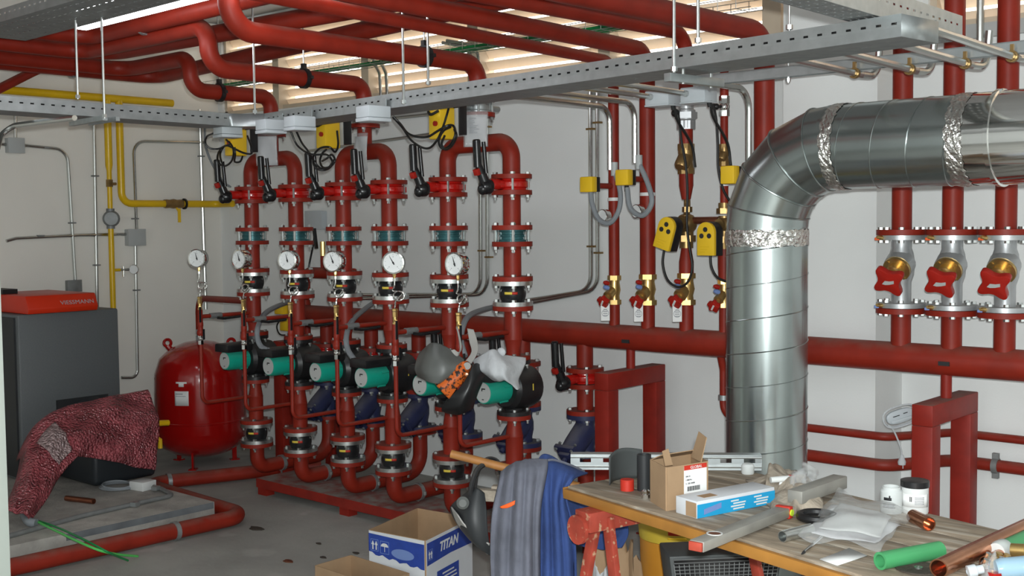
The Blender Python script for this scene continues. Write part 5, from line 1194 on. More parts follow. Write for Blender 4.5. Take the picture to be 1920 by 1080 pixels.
# spirit level and second bar
def bar(pa, pb, w, h, name, lab, m_, cat, ends=None):
    pa, pb = V(pa), V(pb); d = (pb-pa).normalized(); s_ = V((0, 0, 1)).cross(d).normalized(); up = d.cross(s_)
    t = thing(name, pa.lerp(pb, .5), lab, cat); M = Matrix((d, s_, up)).transposed(); L = (pb-pa).length
    build(MB().box((pa+pb)/2+up*h/2, (L, w, h), rot=M), 'bar', m_, t, bevel=.003); return t, d, s_, up, M
a, b_ = at(1306, 1034, .012), at(1470, 968, .004)
a = a + (a-b_).normalized()*.0
t, d, s_, up, M = bar(a, b_, .040, .026, 'spirit_level', 'grey aluminium spirit level with red end overhanging the table edge', 'level_grey', 'spirit level')
build(MB().box(a+up*.013-d*.004, (.008, .036, .022), rot=M), 'end_cap', 'worn_red', t, bevel=.002)
c = a+d*.085+up*.0262; build(MB().lathe([(.016, 0), (.020, 0), (.020, .0015), (.016, .0015)], c, up, 24), 'vial_ring', 'white', t); build(MB().lathe([(0, 0), (.0155, 0), (.0155, .001), (0, .001)], c-up*.0005, up, 24), 'vial_window', 'copper_dull', t)
c = b_+up*.013; v_ = build(MB().box(c, (.020, .043, .032), rot=M), 'vial_housing', 'print_red', t, bevel=.002); build(MB().cyl(c-s_*.025, c+s_*.0225, .009, 12), 'vial', 'vial', v_)
a, b_ = at(1490, 944, .02), at(1568, 916, .02)
t, d, s_, up, M = bar(a, b_+(b_-a)*.10, .046, .036, 'metal_bar', 'dusty grey metal bar behind the rag on the table', 'level_grey', 'metal bar')
# translucent cap, rag, tubes
c = at(1402, 888); build(MB().lathe([(0, 0), (.019, 0), (.0205, .004), (.0205, .026), (.016, .032), (0, .033)], c, n=24), 'plastic_stopper', 'cloudy_plastic', label='translucent white plastic cap standing by the steel rail', cat='cap')
def blob(name, pts, base, lab, cat, m_, amp=.012, seed=1, hmax=.06, nx=26, ny=20, solid=.003):
    """crumpled heap over a quadrilateral footprint of table points"""
    rnd = random.Random(seed); ph = [rnd.uniform(0, 6) for _ in range(8)]; P = [V(p) for p in pts]
    def f(i, j):
        p = P[0].lerp(P[1], i).lerp(P[3].lerp(P[2], i), j); e = (math.sin(PI*i)*math.sin(PI*j))**.55
        r = 1+.35*math.sin(7*i+ph[0]+3*j)+.3*math.sin(9*j+ph[1]-4*i)+.25*math.sin(15*i+11*j+ph[2])+.15*math.sin(27*i-19*j+ph[3])
        q = V((math.sin(13*j+ph[4]+5*i)*amp, math.sin(12*i+ph[5]+6*j)*amp, 0)); return V((p.x, p.y, base))+q+V((0, 0, max(.004, hmax*e*max(.12, r*.62))))
    return build(MB().grid(f, nx, ny), name, m_, label=lab, cat=cat, solid=solid, angle=80)
blob('dirty_rag', [at(1406, 902), at(1448, 972), at(1550, 955), at(1500, 884)], ZT, 'crumpled grey-brown rag on the table behind the spirit level', 'rag', 'rag', .010, 2, .075, 40, 30)
blob('clear_wrap', [at(1478, 925), at(1490, 945), at(1540, 935), at(1520, 912)], ZT+.045, 'crumpled clear plastic wrap lying on the rag', 'plastic wrap', 'plastic_sheet', .01, 9, .045)
for k, (pa, pb) in enumerate((((1445, 900), (1480, 897)), ((1462, 906), (1490, 912)))):
    a, b_ = at(*pa, .05-.012*k), at(*pb, .052-.02*k); dd = (b_-a).normalized(); t = thing('white_tube', a.lerp(b_, .5), ['far', 'near'][k]+' of two small white tubes with red caps on the rag', 'tube', 'white tubes with red caps')
    build(MB().cyl(a, b_, .009, 12), 'tube', 'white', t); build(MB().cyl(b_, b_+dd*.012, .0105, 12), 'red_end', 'print_red', t)
# plastic bag with papers
t = thing('document_bag', at(1600, 985), 'clear plastic bag holding white papers on the table', 'plastic bag')
def sheet(pp, z, name, m_, amp=.004, seed=0, hz=.02, solid=.0012):
    P = [onZ(px, py, z) for px, py in pp]
    def f(i, j):
        p = P[0].lerp(P[1], i).lerp(P[3].lerp(P[2], i), j); return p+V((0, 0, hz*math.sin(PI*i)**.7*math.sin(PI*j)**.7 + amp*(math.sin(9*i+5*j+seed)+math.sin(14*j-6*i+seed*2))))
    return build(MB().grid(f, 18, 18), name, m_, t, solid=solid, angle=70)
sheet([(1508, 1000), (1640, 1018), (1690, 985), (1560, 945)], ZT+.006, 'paper', 'paper', .002, 1, .012); sheet([(1535, 990), (1650, 1005), (1672, 968), (1575, 942)], ZT+.016, 'paper', 'white', .002, 2, .014)
sheet([(1496, 1003), (1650, 1033), (1712, 962), (1572, 922)], ZT+.024, 'bag', 'plastic_sheet', .007, 3, .030, .0008)
# black oval under the bag
build(MB().torus(at(1532, 968, .012), (0, 0, 1), .045, .011, 24, 8), 'black_ring', 'rubber', label='black rubber ring half under the plastic bag', cat='ring')
# jars
c = at(1671, 960); t = thing('white_jar', c, 'smaller cloudy white jar without lid on the table', 'jar', 'white jars'); hj = zup(1671, 911, c)-ZT
jb = build(MB().lathe([(0, 0), (.0275, 0), (.029, .004), (.029, hj*.82), (.0245, hj*.90), (.0245, hj), (.0215, hj), (.0215, hj*.8), (0, hj*.8)], c, n=32), 'jar_body', 'cloudy_plastic', t)
fa = math.atan2((CAM-c).y, (CAM-c).x)
def oncyl(c, r, a0, w, z0, h, nm, m_, par, n=8):
    mb = MB()
    for i in range(n):
        q0, q1 = a0-w/2/r+w*i/n/r, a0-w/2/r+w*(i+1)/n/r
        mb.add([c+V((r*math.cos(q), r*math.sin(q), zz)) for q, zz in ((q0, z0), (q1, z0), (q1, z0+h), (q0, z0+h))], [(0, 1, 2, 3)])
    return build(mb, nm, m_, par, solid=.0004)
oncyl(c, .0292, fa-.35, .022, hj*.52, .008, 'brand_print', 'dark_print', jb); oncyl(c, .0292, fa-.15, .004, hj*.60, .008, 'brand_print', 'dark_print', jb); oncyl(c, .0292, fa-.25, .036, hj*.36, .0015, 'label_line', 'dark_print', jb); oncyl(c, .0292, fa-.25, .036, hj*.24, .0015, 'label_line', 'dark_print', jb); oncyl(c, .0292, fa-.25, .030, hj*.29, .003, 'label_line', 'print_grey', jb)
c = at(1715, 960); hj = zup(1715, 899, c)-ZT; fa = math.atan2((CAM-c).y, (CAM-c).x)
t = thing('white_tub', c, 'taller white tub with black screw lid on the table', 'jar', 'white jars')
jb = build(MB().lathe([(0, 0), (.0345, 0), (.036, .004), (.036, hj*.83), (0, hj*.83)], c, n=36), 'tub_body', 'white', t); build(MB().lathe([(.0365, hj*.80), (.038, hj*.81), (.038, hj*.99), (.036, hj), (0, hj)], c, n=36), 'lid', 'black', t)
oncyl(c, .0362, fa, .085, hj*.22, hj*.40, 'label', 'tag_white', jb, 12)
for q in (-.34, -.24): oncyl(c, .0366, fa+q, .0022, hj*.40, hj*.15, 'bar_print', 'dark_print', jb, 2)
for i in range(5): oncyl(c, .0366, fa+.35, .026, hj*(.52-.05*i), .002, 'small_print', 'print_grey', jb, 4)
# copper, chrome, green pipes
def pipe(pa, pb, r, name, lab, m_, cat='pipe', hollow=.86, n=24): return build(MB().tube([pa, pb], r, n, hollow=hollow), name, m_, label=lab, cat=cat)
r = .0185; pipe(at(1712, 968, r), at(1742, 983, r), r, 'copper_pipe', 'short copper pipe piece with open end beside the white tub', 'copper')
r = .0145; pipe(at(1467, 1006, r), at(1520, 992, r), r, 'chrome_pipe', 'shiny steel pipe end sticking out from under the plastic bag', 'zinc')
a, b_ = at(1503, 1039, .004), at(1540, 1007, .010); t = thing('marker_pen', a, 'thin silver pen lying in front of the plastic bag', 'pen'); build(MB().tube([a.lerp(b_, .12), b_], .0042, 10), 'barrel', 'chrome', t); build(MB().tube([a, a.lerp(b_, .12)], lambda s: .0015+.0025*s, 10), 'tip', 'dark_print', t)
P = [at(1537, 1049, .002), at(1570, 1060, .002), at(1626, 1042, .002), at(1592, 1028, .002)]; build(MB().add(P, [(0, 1, 2, 3)]), 'white_card', 'white', label='blank white card at the front of the table', cat='card', solid=.002)
r = .0205; pipe(at(1650, 1052, r), at(1762, 1031, r), r, 'green_pipe', 'short green plastic pipe with open end on the table', 'ppr_green', hollow=.72)
c = at(1722, 1066, .003); t = thing('cutting_disc', c, 'brown abrasive cutting disc lying on the table', 'cutting disc'); build(MB().lathe([(0, 0), (.052, 0), (.052, .0028), (.018, .0028), (.014, .001), (0, .001)], c, n=40), 'disc', 'disc_brown', t); build(MB().ring(c+V((0, 0, .001)), (0, 0, 1), .0095, .006, .003, 20), 'centre_ring', 'zinc', t)
r = .0215; a, b_ = at(1760, 1066, r), at(1905, 998, r); pipe(a, a+(b_-a)*1.6, r, 'copper_pipe', 'long copper pipe running out of the right edge of the table', 'copper')
r2 = .013; n2 = V((0, 0, 1)).cross((b_-a).normalized()); pipe(a+(b_-a)*.35-n2*.040-V((0, 0, r-r2)), a+(b_-a)*1.3-n2*.040-V((0, 0, r-r2)), r2, 'copper_pipe', 'thin copper pipe beside the long copper pipe', 'copper')
r = .0185; a2, b2 = at(1878, 1030, r), at(1930, 1006, r); pipe(a2, a2+(b2-a2)*2.5, r, 'green_pipe', 'long green plastic pipe at the right edge of the table', 'ppr_green', hollow=.72)
d2 = (b2-a2).normalized(); build(MB().lathe([(0, -.03), (.020, -.028), (.023, -.015), (.023, .012), (.019, .018)], a2, d2, 24), 'pipe_plug', 'cloudy_plastic', label='cloudy plastic cap on the long green pipe', cat='cap')
r = .016; a3 = at(1905, 1032, r+.012); build(MB().lathe([(.011, -.01), (.016, -.01), (.016, .02), (.012, .025), (.012, .05), (0, .05)], a3, (1, .1, .1), 18), 'brass_fitting', 'brass', label='brass pipe fitting at the right edge of the table', cat='pipe fitting')
c = at(1826, 1070, .012); build(MB().lathe([(.005, -.016), (.014, -.014), (.014, .004), (.010, .006), (.010, .02), (0, .02)], c, (.6, .5, .15), 18), 'white_fitting', 'white_plastic', label='small white plastic pipe fitting beside the copper pipe', cat='pipe fitting')
rnd = random.Random(11)
for k, (px, py) in enumerate(((1846, 1070), (1850, 1058), (1859, 1064), (1869, 1057), (1875, 1066), (1884, 1060))):
    c = at(px, py, .010); m_ = ['chrome', 'chrome', 'brass', 'brass', 'chrome', 'brass'][k]
    build(MB().hexa(c, c+V((rnd.uniform(-.012, .012), rnd.uniform(-.01, .01), .016)), .012).cyl(c+V((0, 0, .008)), c+V((.006, 0, .026)), .008, 10), 'compression_fitting', m_, label='%s shiny %s fitting from the left in the table corner pile' % (ORD[k], 'chrome' if m_ == 'chrome' else 'brass'), cat='pipe fitting', group='shiny fittings at the table corner')
blob('fittings_bag', [at(1836, 1090), at(1838, 1056), at(1888, 1048), at(1892, 1085)], ZT, 'clear bag over the shiny fittings at the table corner', 'plastic bag', 'plastic_sheet', .004, 6, .05, 16, 12, .0008)
c = at(1905, 1064, .024); build(MB().lathe([(0, -.045), (.020, -.043), (.024, -.03), (.024, .03), (.012, .05), (.009, .075), (0, .075)], c, (.8, .55, .12), 24), 'clear_bottle', 'clear_blue', label='clear blue plastic bottle lying at the table corner', cat='bottle')
c = at(1865, 1082, .004); build(MB().lathe([(0, 0), (.016, 0), (.016, .012), (0, .012)], c, n=20), 'red_disc', 'red_tank', label='dark red round lid below the shiny fittings', cat='cap')

# ------------------------------------------------------------------ under the table
def ground(px, d): p = onD(px, 900, d); return V((p.x, p.y, 0))
c = ground(1268, 4.35); t = thing('paint_bucket', c, 'yellow and orange plastic bucket under the table', 'bucket'); zt_ = onD(1240, 962, 4.35).z
build(MB().lathe([(0, .002), (.128, .002), (.138, zt_-.09), (0, zt_-.09)], c, n=36), 'lower_body', 'bucket_orange', t); build(MB().lathe([(.140, zt_-.088), (.146, zt_-.02), (.150, zt_-.018), (.150, zt_), (.140, zt_), (.138, zt_-.02), (0, zt_-.02)], c, n=36), 'upper_body', 'bucket_yellow', t)
fa = math.atan2((CAM-c).y, (CAM-c).x); oncyl(c, .1475, fa-.02, .055, zt_-.050, .026, 'red_emblem', 'print_red', t); oncyl(c, .1475, fa+.02, .07, zt_-.066, .008, 'lettering_strip', 'yellow', t); q = oncyl(c, .142, fa+.0, .06, zt_-.26, .11, 'purple_label', 'purple', t); oncyl(c, .1428, fa+.02, .02, zt_-.235, .03, 'label_mark', 'white', q)
c = ground(1345, 3.75); zt_ = onD(1300, 1022, 3.70).z; fw2 = V((FW.x, FW.y, 0)).normalized(); rt2 = V((RT.x, RT.y, 0)).normalized(); rz = math.radians(-6)
hd = (fw2*math.cos(rz)+rt2*math.sin(rz)); hr = (rt2*math.cos(rz)-fw2*math.sin(rz)); t = thing('fan_heater', c, 'dark grey fan heater with wire grille under the table', 'heater')
def hp(x, y, z): return c+hr*x+hd*y+V((0, 0, z))
w0, w1, dz = .185, .115, .30
vs = [hp(-w1, -.07, .02), hp(w1, -.07, .02), hp(w1, .03, .02), hp(-w1, .03, .02), hp(-w0, -.10, zt_-.02), hp(w0, -.10, zt_-.02), hp(w0, .04, zt_-.012), hp(-w0, .04, zt_-.012)]
build(MB().add(vs, [(0, 3, 2, 1), (4, 5, 6, 7), (0, 1, 5, 4), (1, 2, 6, 5), (2, 3, 7, 6), (3, 0, 4, 7)]), 'casing', 'heater_dark', t, bevel=.006)
gr = MB(); n = 44
for i in range(n):
    z = .05+(zt_-.08)*i/(n-1); f = (z-.02)/(zt_-.04); ww = w1+(w0-w1)*f-.012; yy = -.07-.03*f-.008; gr.tube([hp(-ww, yy, z), hp(ww, yy, z)], .0016, 4)

for i in range(22):
    f = -1+2*i/21; gr.tube([hp(f*(w1-.012), -.0775, .05), hp(f*(w0-.014), -.107, zt_-.045)], .0014, 4)
build(gr, 'grille_wires', 'galv_dark', t, kind='stuff'); build(MB().add([hp(-w1+.01, -.074, .04), hp(w1-.01, -.074, .04), hp(w0-.014, -.104, zt_-.03), hp(-w0+.014, -.104, zt_-.03)], [(0, 1, 2, 3)]), 'grille_back', 'black', t, solid=.002)
c = ground(1190, 4.0); zt_ = onD(1180, 1040, 4.0).z
P = [V((c.x-.24, c.y-.20, 0)), V((c.x+.12, c.y-.22, 0)), V((c.x+.14, c.y+.10, 0)), V((c.x-.18, c.y+.14, 0))]
blob('scrap_cardboard', P, .0, 'heap of crumpled brown cardboard scraps under the table', 'cardboard', 'cardboard', .03, 5, zt_*1.15)
c = ground(1168, 4.25); zt2 = onD(1180, 1022, 4.25).z
P = [V((c.x-.09, c.y-.09, 0)), V((c.x+.08, c.y-.09, 0)), V((c.x+.08, c.y+.09, 0)), V((c.x-.09, c.y+.09, 0))]; blob('paper_bag', P, .0, 'crumpled brown paper bag standing behind the left trestle', 'paper bag', 'cardboard', .015, 8, zt2*1.1)
c = ground(1120, 4.0); P = [V((c.x-.13, c.y-.10, 0)), V((c.x+.12, c.y-.14, 0)), V((c.x+.14, c.y+.10, 0)), V((c.x-.1, c.y+.12, 0))]; blob('plastic_heap', P, .0, 'pale crumpled plastic sacking between the trestle legs', 'plastic wrap', 'rag_white', .02, 12, .46)

# ------------------------------------------------------------------ clothes, pole, masks
def patch(rows, nu=24, nv=24, amp=0.0, fu=9, fv=3, ph=0.0):
    R_s = [[onD(px, py, d) for px, py, d in r] for r in rows]
    def cr(P, t):
        n = len(P)-1; i = min(int(t*n), n-1); f = t*n-i; a = P[max(i-1, 0)]; b = P[i]; c = P[i+1]; e = P[min(i+2, n)]
        return .5*((2*b)+(c-a)*f+(2*a-5*b+4*c-e)*f*f+(3*b-a-3*c+e)*f**3)
    def f(u, v):
        p = cr([cr(r, u) for r in R_s], v); w_ = amp*(math.sin(fu*2*PI*u+ph+fv*v)+.5*math.sin(fu*3.7*u-2*v+ph)) if amp else 0
        return p - FW*w_
    return MB().grid(f, nu, nv)
a, b_ = onD(846, 851, 3.72), onD(1010, 893, 3.66); t = thing('wooden_pole', a, 'orange-brown wooden handle sticking out beside the hanging clothes', 'wooden handle'); build(MB().tube([a, b_+(b_-a)*.45], .0135, 14), 'shaft', 'wood_handle', t)
t = thing('grey_overalls', onD(970, 1080, 3.6), 'faded grey-blue overalls hanging at the left end of the table', 'overalls')
build(patch([[(940, 884, 3.66), (965, 868, 3.64), (990, 862, 3.62), (1026, 861, 3.62)], [(936, 905, 3.62), (962, 890, 3.58), (992, 888, 3.55), (1025, 885, 3.58)], [(924, 960, 3.60), (958, 955, 3.55), (990, 950, 3.53), (1014, 950, 3.56)], [(920, 1030, 3.60), (955, 1030, 3.55), (990, 1030, 3.52), (1012, 1030, 3.56)], [(922, 1120, 3.60), (955, 1120, 3.56), (992, 1120, 3.53), (1012, 1120, 3.57)], [(926, 1230, 3.62), (955, 1235, 3.58), (990, 1235, 3.55), (1010, 1230, 3.58)]], 44, 50, .0085, 4.5, 2.5), 'front_cloth', 'overall_grey', t, solid=.006, angle=80)
build(patch([[(940, 884, 3.67), (965, 868, 3.66), (990, 862, 3.65), (1026, 861, 3.64)], [(938, 930, 3.72), (962, 920, 3.73), (992, 920, 3.72), (1024, 915, 3.71)], [(930, 1060, 3.74), (958, 1060, 3.75), (990, 1060, 3.74), (1014, 1060, 3.72)], [(932, 1200, 3.74), (955, 1200, 3.75), (992, 1200, 3.74), (1012, 1200, 3.72)]], 20, 24, .006, 4), 'back_cloth', 'overall_grey', t, solid=.006, angle=80)
build(patch([[(937, 950, 3.525), (952, 944, 3.515), (966, 938, 3.51)], [(940, 953, 3.525), (953, 952, 3.515), (965, 946, 3.51)]], 8, 3), 'orange_tab', 'orange', t, solid=.003)
t = thing('blue_overalls', onD(1040, 1080, 3.62), 'blue work overalls hanging over the left end of the table', 'overalls')
build(patch([[(1004, 874, 3.64), (1020, 852, 3.66), (1045, 862, 3.68), (1080, 878, 3.70), (1102, 888, 3.72)], [(1004, 890, 3.60), (1022, 885, 3.60), (1045, 885, 3.60), (1068, 890, 3.58), (1074, 900, 3.56)], [(1010, 940, 3.58), (1025, 940, 3.57), (1040, 938, 3.57), (1052, 936, 3.56), (1062, 930, 3.57)], [(1014, 1000, 3.58), (1028, 1000, 3.57), (1044, 1000, 3.56), (1060, 1000, 3.56), (1076, 996, 3.58)], [(1014, 1080, 3.58), (1030, 1080, 3.57), (1048, 1080, 3.56), (1066, 1080, 3.57), (1080, 1080, 3.58)], [(1016, 1200, 3.60), (1030, 1200, 3.58), (1050, 1200, 3.58), (1066, 1200, 3.58), (1078, 1200, 3.60)]], 40, 48, .008, 3.6, 2.2, 1.3), 'front_cloth', 'overall_blue', t, solid=.006, angle=80)
build(patch([[(1050, 930, 3.72), (1100, 930, 3.85), (1150, 940, 3.90), (1172, 960, 3.92)], [(1060, 980, 3.72), (1100, 985, 3.83), (1145, 990, 3.88), (1178, 1000, 3.90)], [(1070, 1020, 3.72), (1100, 1025, 3.83), (1130, 1030, 3.88), (1165, 1025, 3.90)]], 24, 18, .010, 3, 2), 'trailing_leg', 'overall_blue', t, solid=.006, angle=80)
build(MB().tube(spline([onD(1012, 870, 3.60), onD(1035, 862, 3.63), (onD(1070, 872, 3.66)), onD(1095, 884, 3.70)], 6), .004, 6), 'hem', 'overall_grey', t)
# black welding mask hanging on the pole
t = thing('welding_mask', onD(880, 1000, 3.70), 'black welding mask hanging by its headband on the wooden handle', 'welding mask', 'welding masks')
build(patch([[(878, 922, 3.72), (893, 915, 3.66), (908, 925, 3.66)], [(850, 945, 3.76), (880, 948, 3.64), (912, 955, 3.64)], [(846, 958, 3.78), (878, 980, 3.63), (914, 990, 3.63)], [(860, 985, 3.78), (885, 1010, 3.64), (918, 1022, 3.64)], [(880, 1010, 3.78), (900, 1028, 3.66), (921, 1042, 3.66)]], 20, 24), 'mask_shell', 'boiler_dark', t, solid=.006, angle=70)
build(patch([[(846, 950, 3.74), (858, 965, 3.66)], [(858, 982, 3.74), (872, 985, 3.64)], [(880, 1008, 3.74), (893, 1005, 3.64)], [(915, 1040, 3.70), (918, 1020, 3.63)]], 6, 14), 'pale_rim', 'strap_grey', t, solid=.004, angle=70)
build(MB().tube(spline([onD(882, 930, 3.66), onD(886, 905, 3.66), onD(896, 880, 3.68), onD(915, 868, 3.70), onD(932, 872, 3.72), onD(940, 888, 3.74)], 6), .009, 8).tube(spline([onD(890, 925, 3.70), onD(895, 890, 3.74), onD(910, 862, 3.76), onD(930, 862, 3.78), onD(944, 880, 3.78)], 6), .006, 8), 'headband', 'black', t, kind='stuff')
build(MB().lathe([(0, 0), (.020, 0), (.020, .010), (.012, .016), (0, .016)], onD(868, 942, 3.64), -FW, 20), 'pivot_knob', 'mask_grey', t); build(MB().box(onD(915, 928, 3.70), (.06, .03, .035), .5).box(onD(935, 925, 3.72), (.04, .03, .05), .5), 'sweat_pad', 'rag', t)
# welding mask with flame print on the pump
t = thing('welding_mask', onD(850, 720, 5.15), 'grey welding mask with orange flame print resting on the fifth pump', 'welding mask', 'welding masks')
dq = 5.02
build(patch([[(800, 650, dq+.10), (812, 643, dq+.02), (835, 650, dq+.0), (870, 674, dq+.02)], [(786, 665, dq+.10), (806, 672, dq-.02), (832, 678, dq-.05), (868, 690, dq-.02)], [(778, 690, dq+.10), (800, 698, dq-.03), (830, 703, dq-.06), (852, 702, dq-.03)], [(784, 706, dq+.08), (802, 715, dq-.02), (818, 719, dq-.05), (832, 716, dq-.03)]], 24, 24), 'visor_shell', 'mask_grey', t, solid=.006, angle=70)
build(patch([[(816, 720, dq-.035), (868, 678, dq-.03), (884, 686, dq+.02)], [(826, 732, dq-.05), (866, 700, dq-.05), (880, 704, dq)], [(842, 748, dq-.035), (862, 722, dq-.04), (872, 722, dq)]], 20, 16), 'flame_panel', 'flame', t, solid=.004, angle=70)
build(patch([[(840, 749, dq-.033), (868, 720, dq-.035), (890, 682, dq-.01), (904, 690, dq+.06)], [(836, 752, dq-.02), (868, 740, dq-.05), (890, 712, dq-.03), (908, 705, dq+.06)], [(828, 768, dq+.02), (862, 762, dq-.04), (884, 740, dq-.02), (896, 735, dq+.08)], [(838, 774, dq+.08), (860, 777, dq+.0), (878, 770, dq+.02), (886, 765, dq+.1)]], 22, 20), 'black_chin', 'black', t, solid=.006, angle=70)
build(MB().lathe([(0, 0), (.016, 0), (.016, .008), (0, .010)], onD(876, 686, dq-.03), -FW, 18), 'knob', 'strap_grey', t); build(MB().lathe([(0, 0), (.008, 0), (.008, .008), (0, .010)], onD(875, 702, dq-.05), -FW, 12), 'small_knob', 'copper', t)
for k, pp in enumerate(([(846, 668, 0), (858, 664, .01), (868, 645, .02), (856, 655, 0)], )): pass
build(patch([[(842, 658, dq+.0), (852, 655, dq+.0)], [(858, 668, dq+.0), (860, 660, dq+.0)], [(862, 648, dq+.05), (866, 650, dq+.05)], [(855, 612, dq+.1), (858, 613, dq+.1)]], 4, 16), 'strap', 'strap_grey', t, solid=.004)
build(patch([[(876, 616, dq+.10), (888, 618, dq+.1)], [(880, 640, dq+.08), (895, 640, dq+.08)], [(884, 660, dq+.05), (896, 660, dq+.05)], [(872, 678, dq+.02), (884, 682, dq+.02)]], 6, 16), 'strap', 'strap_grey', t, solid=.005, angle=70)
# white dust mask and cloth on the sixth pump
t = thing('white_cloth', onD(940, 690, 5.05), 'crumpled white cloth draped over the sixth pump', 'cloth')
build(patch([[(886, 676, 5.12), (905, 664, 5.08), (925, 655, 5.05), (945, 665, 5.10), (986, 671, 5.15)], [(895, 690, 5.06), (915, 684, 5.0), (938, 680, 4.98), (955, 685, 5.02), (985, 682, 5.12)], [(908, 700, 5.05), (922, 703, 4.97), (940, 700, 4.95), (955, 702, 5.0), (978, 698, 5.10)], [(925, 713, 5.05), (935, 714, 5.0), (945, 712, 4.97), (960, 718, 5.0), (972, 712, 5.08)], [(932, 714, 5.06), (942, 713, 5.02), (955, 712, 5.0), (968, 730, 5.02), (974, 728, 5.06)]], 30, 26, .006, 3, 4), 'cloth', 'rag_white', t, solid=.004, angle=80)
build(MB().sphere(onD(940, 660, 5.07), .018, 12, 8, (1.3, .8, 1.1)), 'knotted_end', 'rag_white', t)

# ------------------------------------------------------------------ cartons on the floor
zb = .30; q1, q2, q4 = onZ(693, 993, zb), onZ(797, 1013, zb), onZ(783, 953, zb); q3 = q2+(q4-q1)
t = thing('printed_carton', V(((q1.x+q3.x)/2, (q1.y+q3.y)/2, 0)), 'open white and blue carton on the floor left of the overalls', 'box')
def cw(a, b_, nm, h=zb):
    a0 = V((a.x, a.y, 0)); d = V((b_.x-a.x, b_.y-a.y, 0)); L = d.length; return MB().prism([(0, 0), (L, 0), (L, h), (0, h)], a0, d.normalized(), (0, 0, 1), .004), d.normalized(), L
def carton_wall(a, b_, nm, m_out):
    mb, d, L = cw(a, b_, nm); o = build(mb, nm, 'cardboard', t); return o, d, L
o1, d1, L1 = carton_wall(q1, q2, 'front_wall', 'box_white'); o2, d2_, L2 = carton_wall(q2, q3, 'right_wall', 'box_white'); carton_wall(q3, q4, 'back_wall', 'cardboard'); carton_wall(q4, q1, 'left_wall', 'cardboard')
build(MB().add([V((p.x, p.y, .01)) for p in (q1, q2, q3, q4)], [(0, 1, 2, 3)]), 'bottom', 'cardboard_dark', t, solid=.004)
def face(o, a, d, L):
    nrm = d.cross(V((0, 0, 1))); a0 = V((a.x, a.y, 0)); return a0, nrm
a0, n1 = face(o1, q1, d1, L1); build(quad(MB(), a0+n1*.0045, d1, (0, 0, 1), L1, zb-.002, .001), 'white_liner', 'box_white', o1)
wav = [(0, .21)] + [(L1*i/16, .205+.006*math.sin(i*1.9)-.03*i/16) for i in range(1, 16)] + [(L1, .175), (L1, .282), (L1*.6, .283), (0, .288)]
build(MB().prism(wav, a0+n1*.0062, d1, (0, 0, 1), .0008), 'blue_band', 'print_blue', o1)
def arrows(a0, n_, d, x, z, s, par):
    mb = MB()
    for k in (0, 1):
        xx = x+s*(.22+.36*k); mb.prism([(xx-.05*s, z+.12*s), (xx+.07*s, z+.12*s), (xx+.07*s, z+.52*s), (xx+.17*s, z+.52*s), (xx+.01*s, z+.85*s), (xx-.15*s, z+.52*s), (xx-.05*s, z+.52*s)], a0+n_*.0072, d, (0, 0, 1), .0006)
    build(mb, 'arrow_marks', 'white', par, kind='stuff')
    fr_ = MB()
    for (x0, z0, w, h) in ((0, 0, .82, .04), (0, .94, .82, .04), (0, 0, .04, .98), (.78, 0, .04, .98)): quad(fr_, a0+n_*.0072+d*(x+s*x0)+V((0, 0, z+s*z0)), d, (0, 0, 1), s*w, s*h, .0005)
    build(fr_, 'icon_frame', 'print_paleblue', par, kind='stuff')
arrows(a0, n1, d1, .012, .215, .052, o1)
x, z, s = .065, .21, .055; um = MB().prism([(x+s*(.45+.38*math.cos(PI*i/8)), z+s*(.55+.28*math.sin(PI*i/8))) for i in range(9)], a0+n1*.0072, d1, (0, 0, 1), .0006); quad(um, a0+n1*.0072+d1*(x+s*.43)+V((0, 0, z+s*.15)), d1, (0, 0, 1), s*.05, s*.42, .0006); build(um, 'umbrella_mark', 'white', o1, kind='stuff')
fr_ = MB()
for (x0, z0, w, h) in ((0, 0, .9, .04), (0, .94, .9, .04), (0, 0, .04, .98), (.86, 0, .04, .98)): quad(fr_, a0+n1*.0072+d1*(x+s*x0)+V((0, 0, z+s*z0)), d1, (0, 0, 1), s*w, s*h, .0005)
build(fr_, 'icon_frame', 'print_paleblue', o1, kind='stuff')
build(MB().prism([(L1*.62+.062*math.cos(2*PI*i/24), .222+.022*math.sin(2*PI*i/24)) for i in range(24)], a0+n1*.0072, d1, (0, 0, 1), .0006), 'worn_oval', 'print_paleblue', o1)
a0, n2_ = face(o2, q2, d2_, L2); build(quad(MB(), a0+n2_*.0045, d2_, (0, 0, 1), L2, zb-.002, .001), 'white_liner', 'box_white', o2)
build(MB().prism([(.004, .19), (L2*.5, .197), (L2*.98, .19), (L2*.98, .285), (.004, .285)], a0+n2_*.0062, d2_, (0, 0, 1), .0008), 'blue_band', 'print_blue', o2); arrows(a0, n2_, d2_, .012, .21, .045, o2)
text('TITAN', a0+n2_*.0072+d2_*.105+V((0, 0, .225)), d2_, (0, 0, 1), .056, 'white', o2, bold=.0016, shear=.25)
build(quad(MB(), a0+n2_*.0062+d2_*.085+V((0, 0, .02)), d2_, (0, 0, 1), .19, .125, .0008), 'blue_label', 'print_blue', o2); pr = MB()
for i, L in enumerate((.10, .14, .15, .12, .13, .08)): quad(pr, a0+n2_*.0072+d2_*(.18-L/2)+V((0, 0, .122-.016*i)), d2_, (0, 0, 1), L, .006, .0006)
build(pr, 'label_text_lines', 'white', o2, kind='stuff')
zb2 = .17; q1, q2b, q4 = onZ(592, 1060, zb2), onZ(700, 1096, zb2), onZ(658, 1041, zb2); q3 = q2b+(q4-q1); t = thing('brown_carton', V(((q1.x+q3.x)/2, (q1.y+q3.y)/2, 0)), 'small open brown cardboard box at the bottom edge on the floor', 'box')
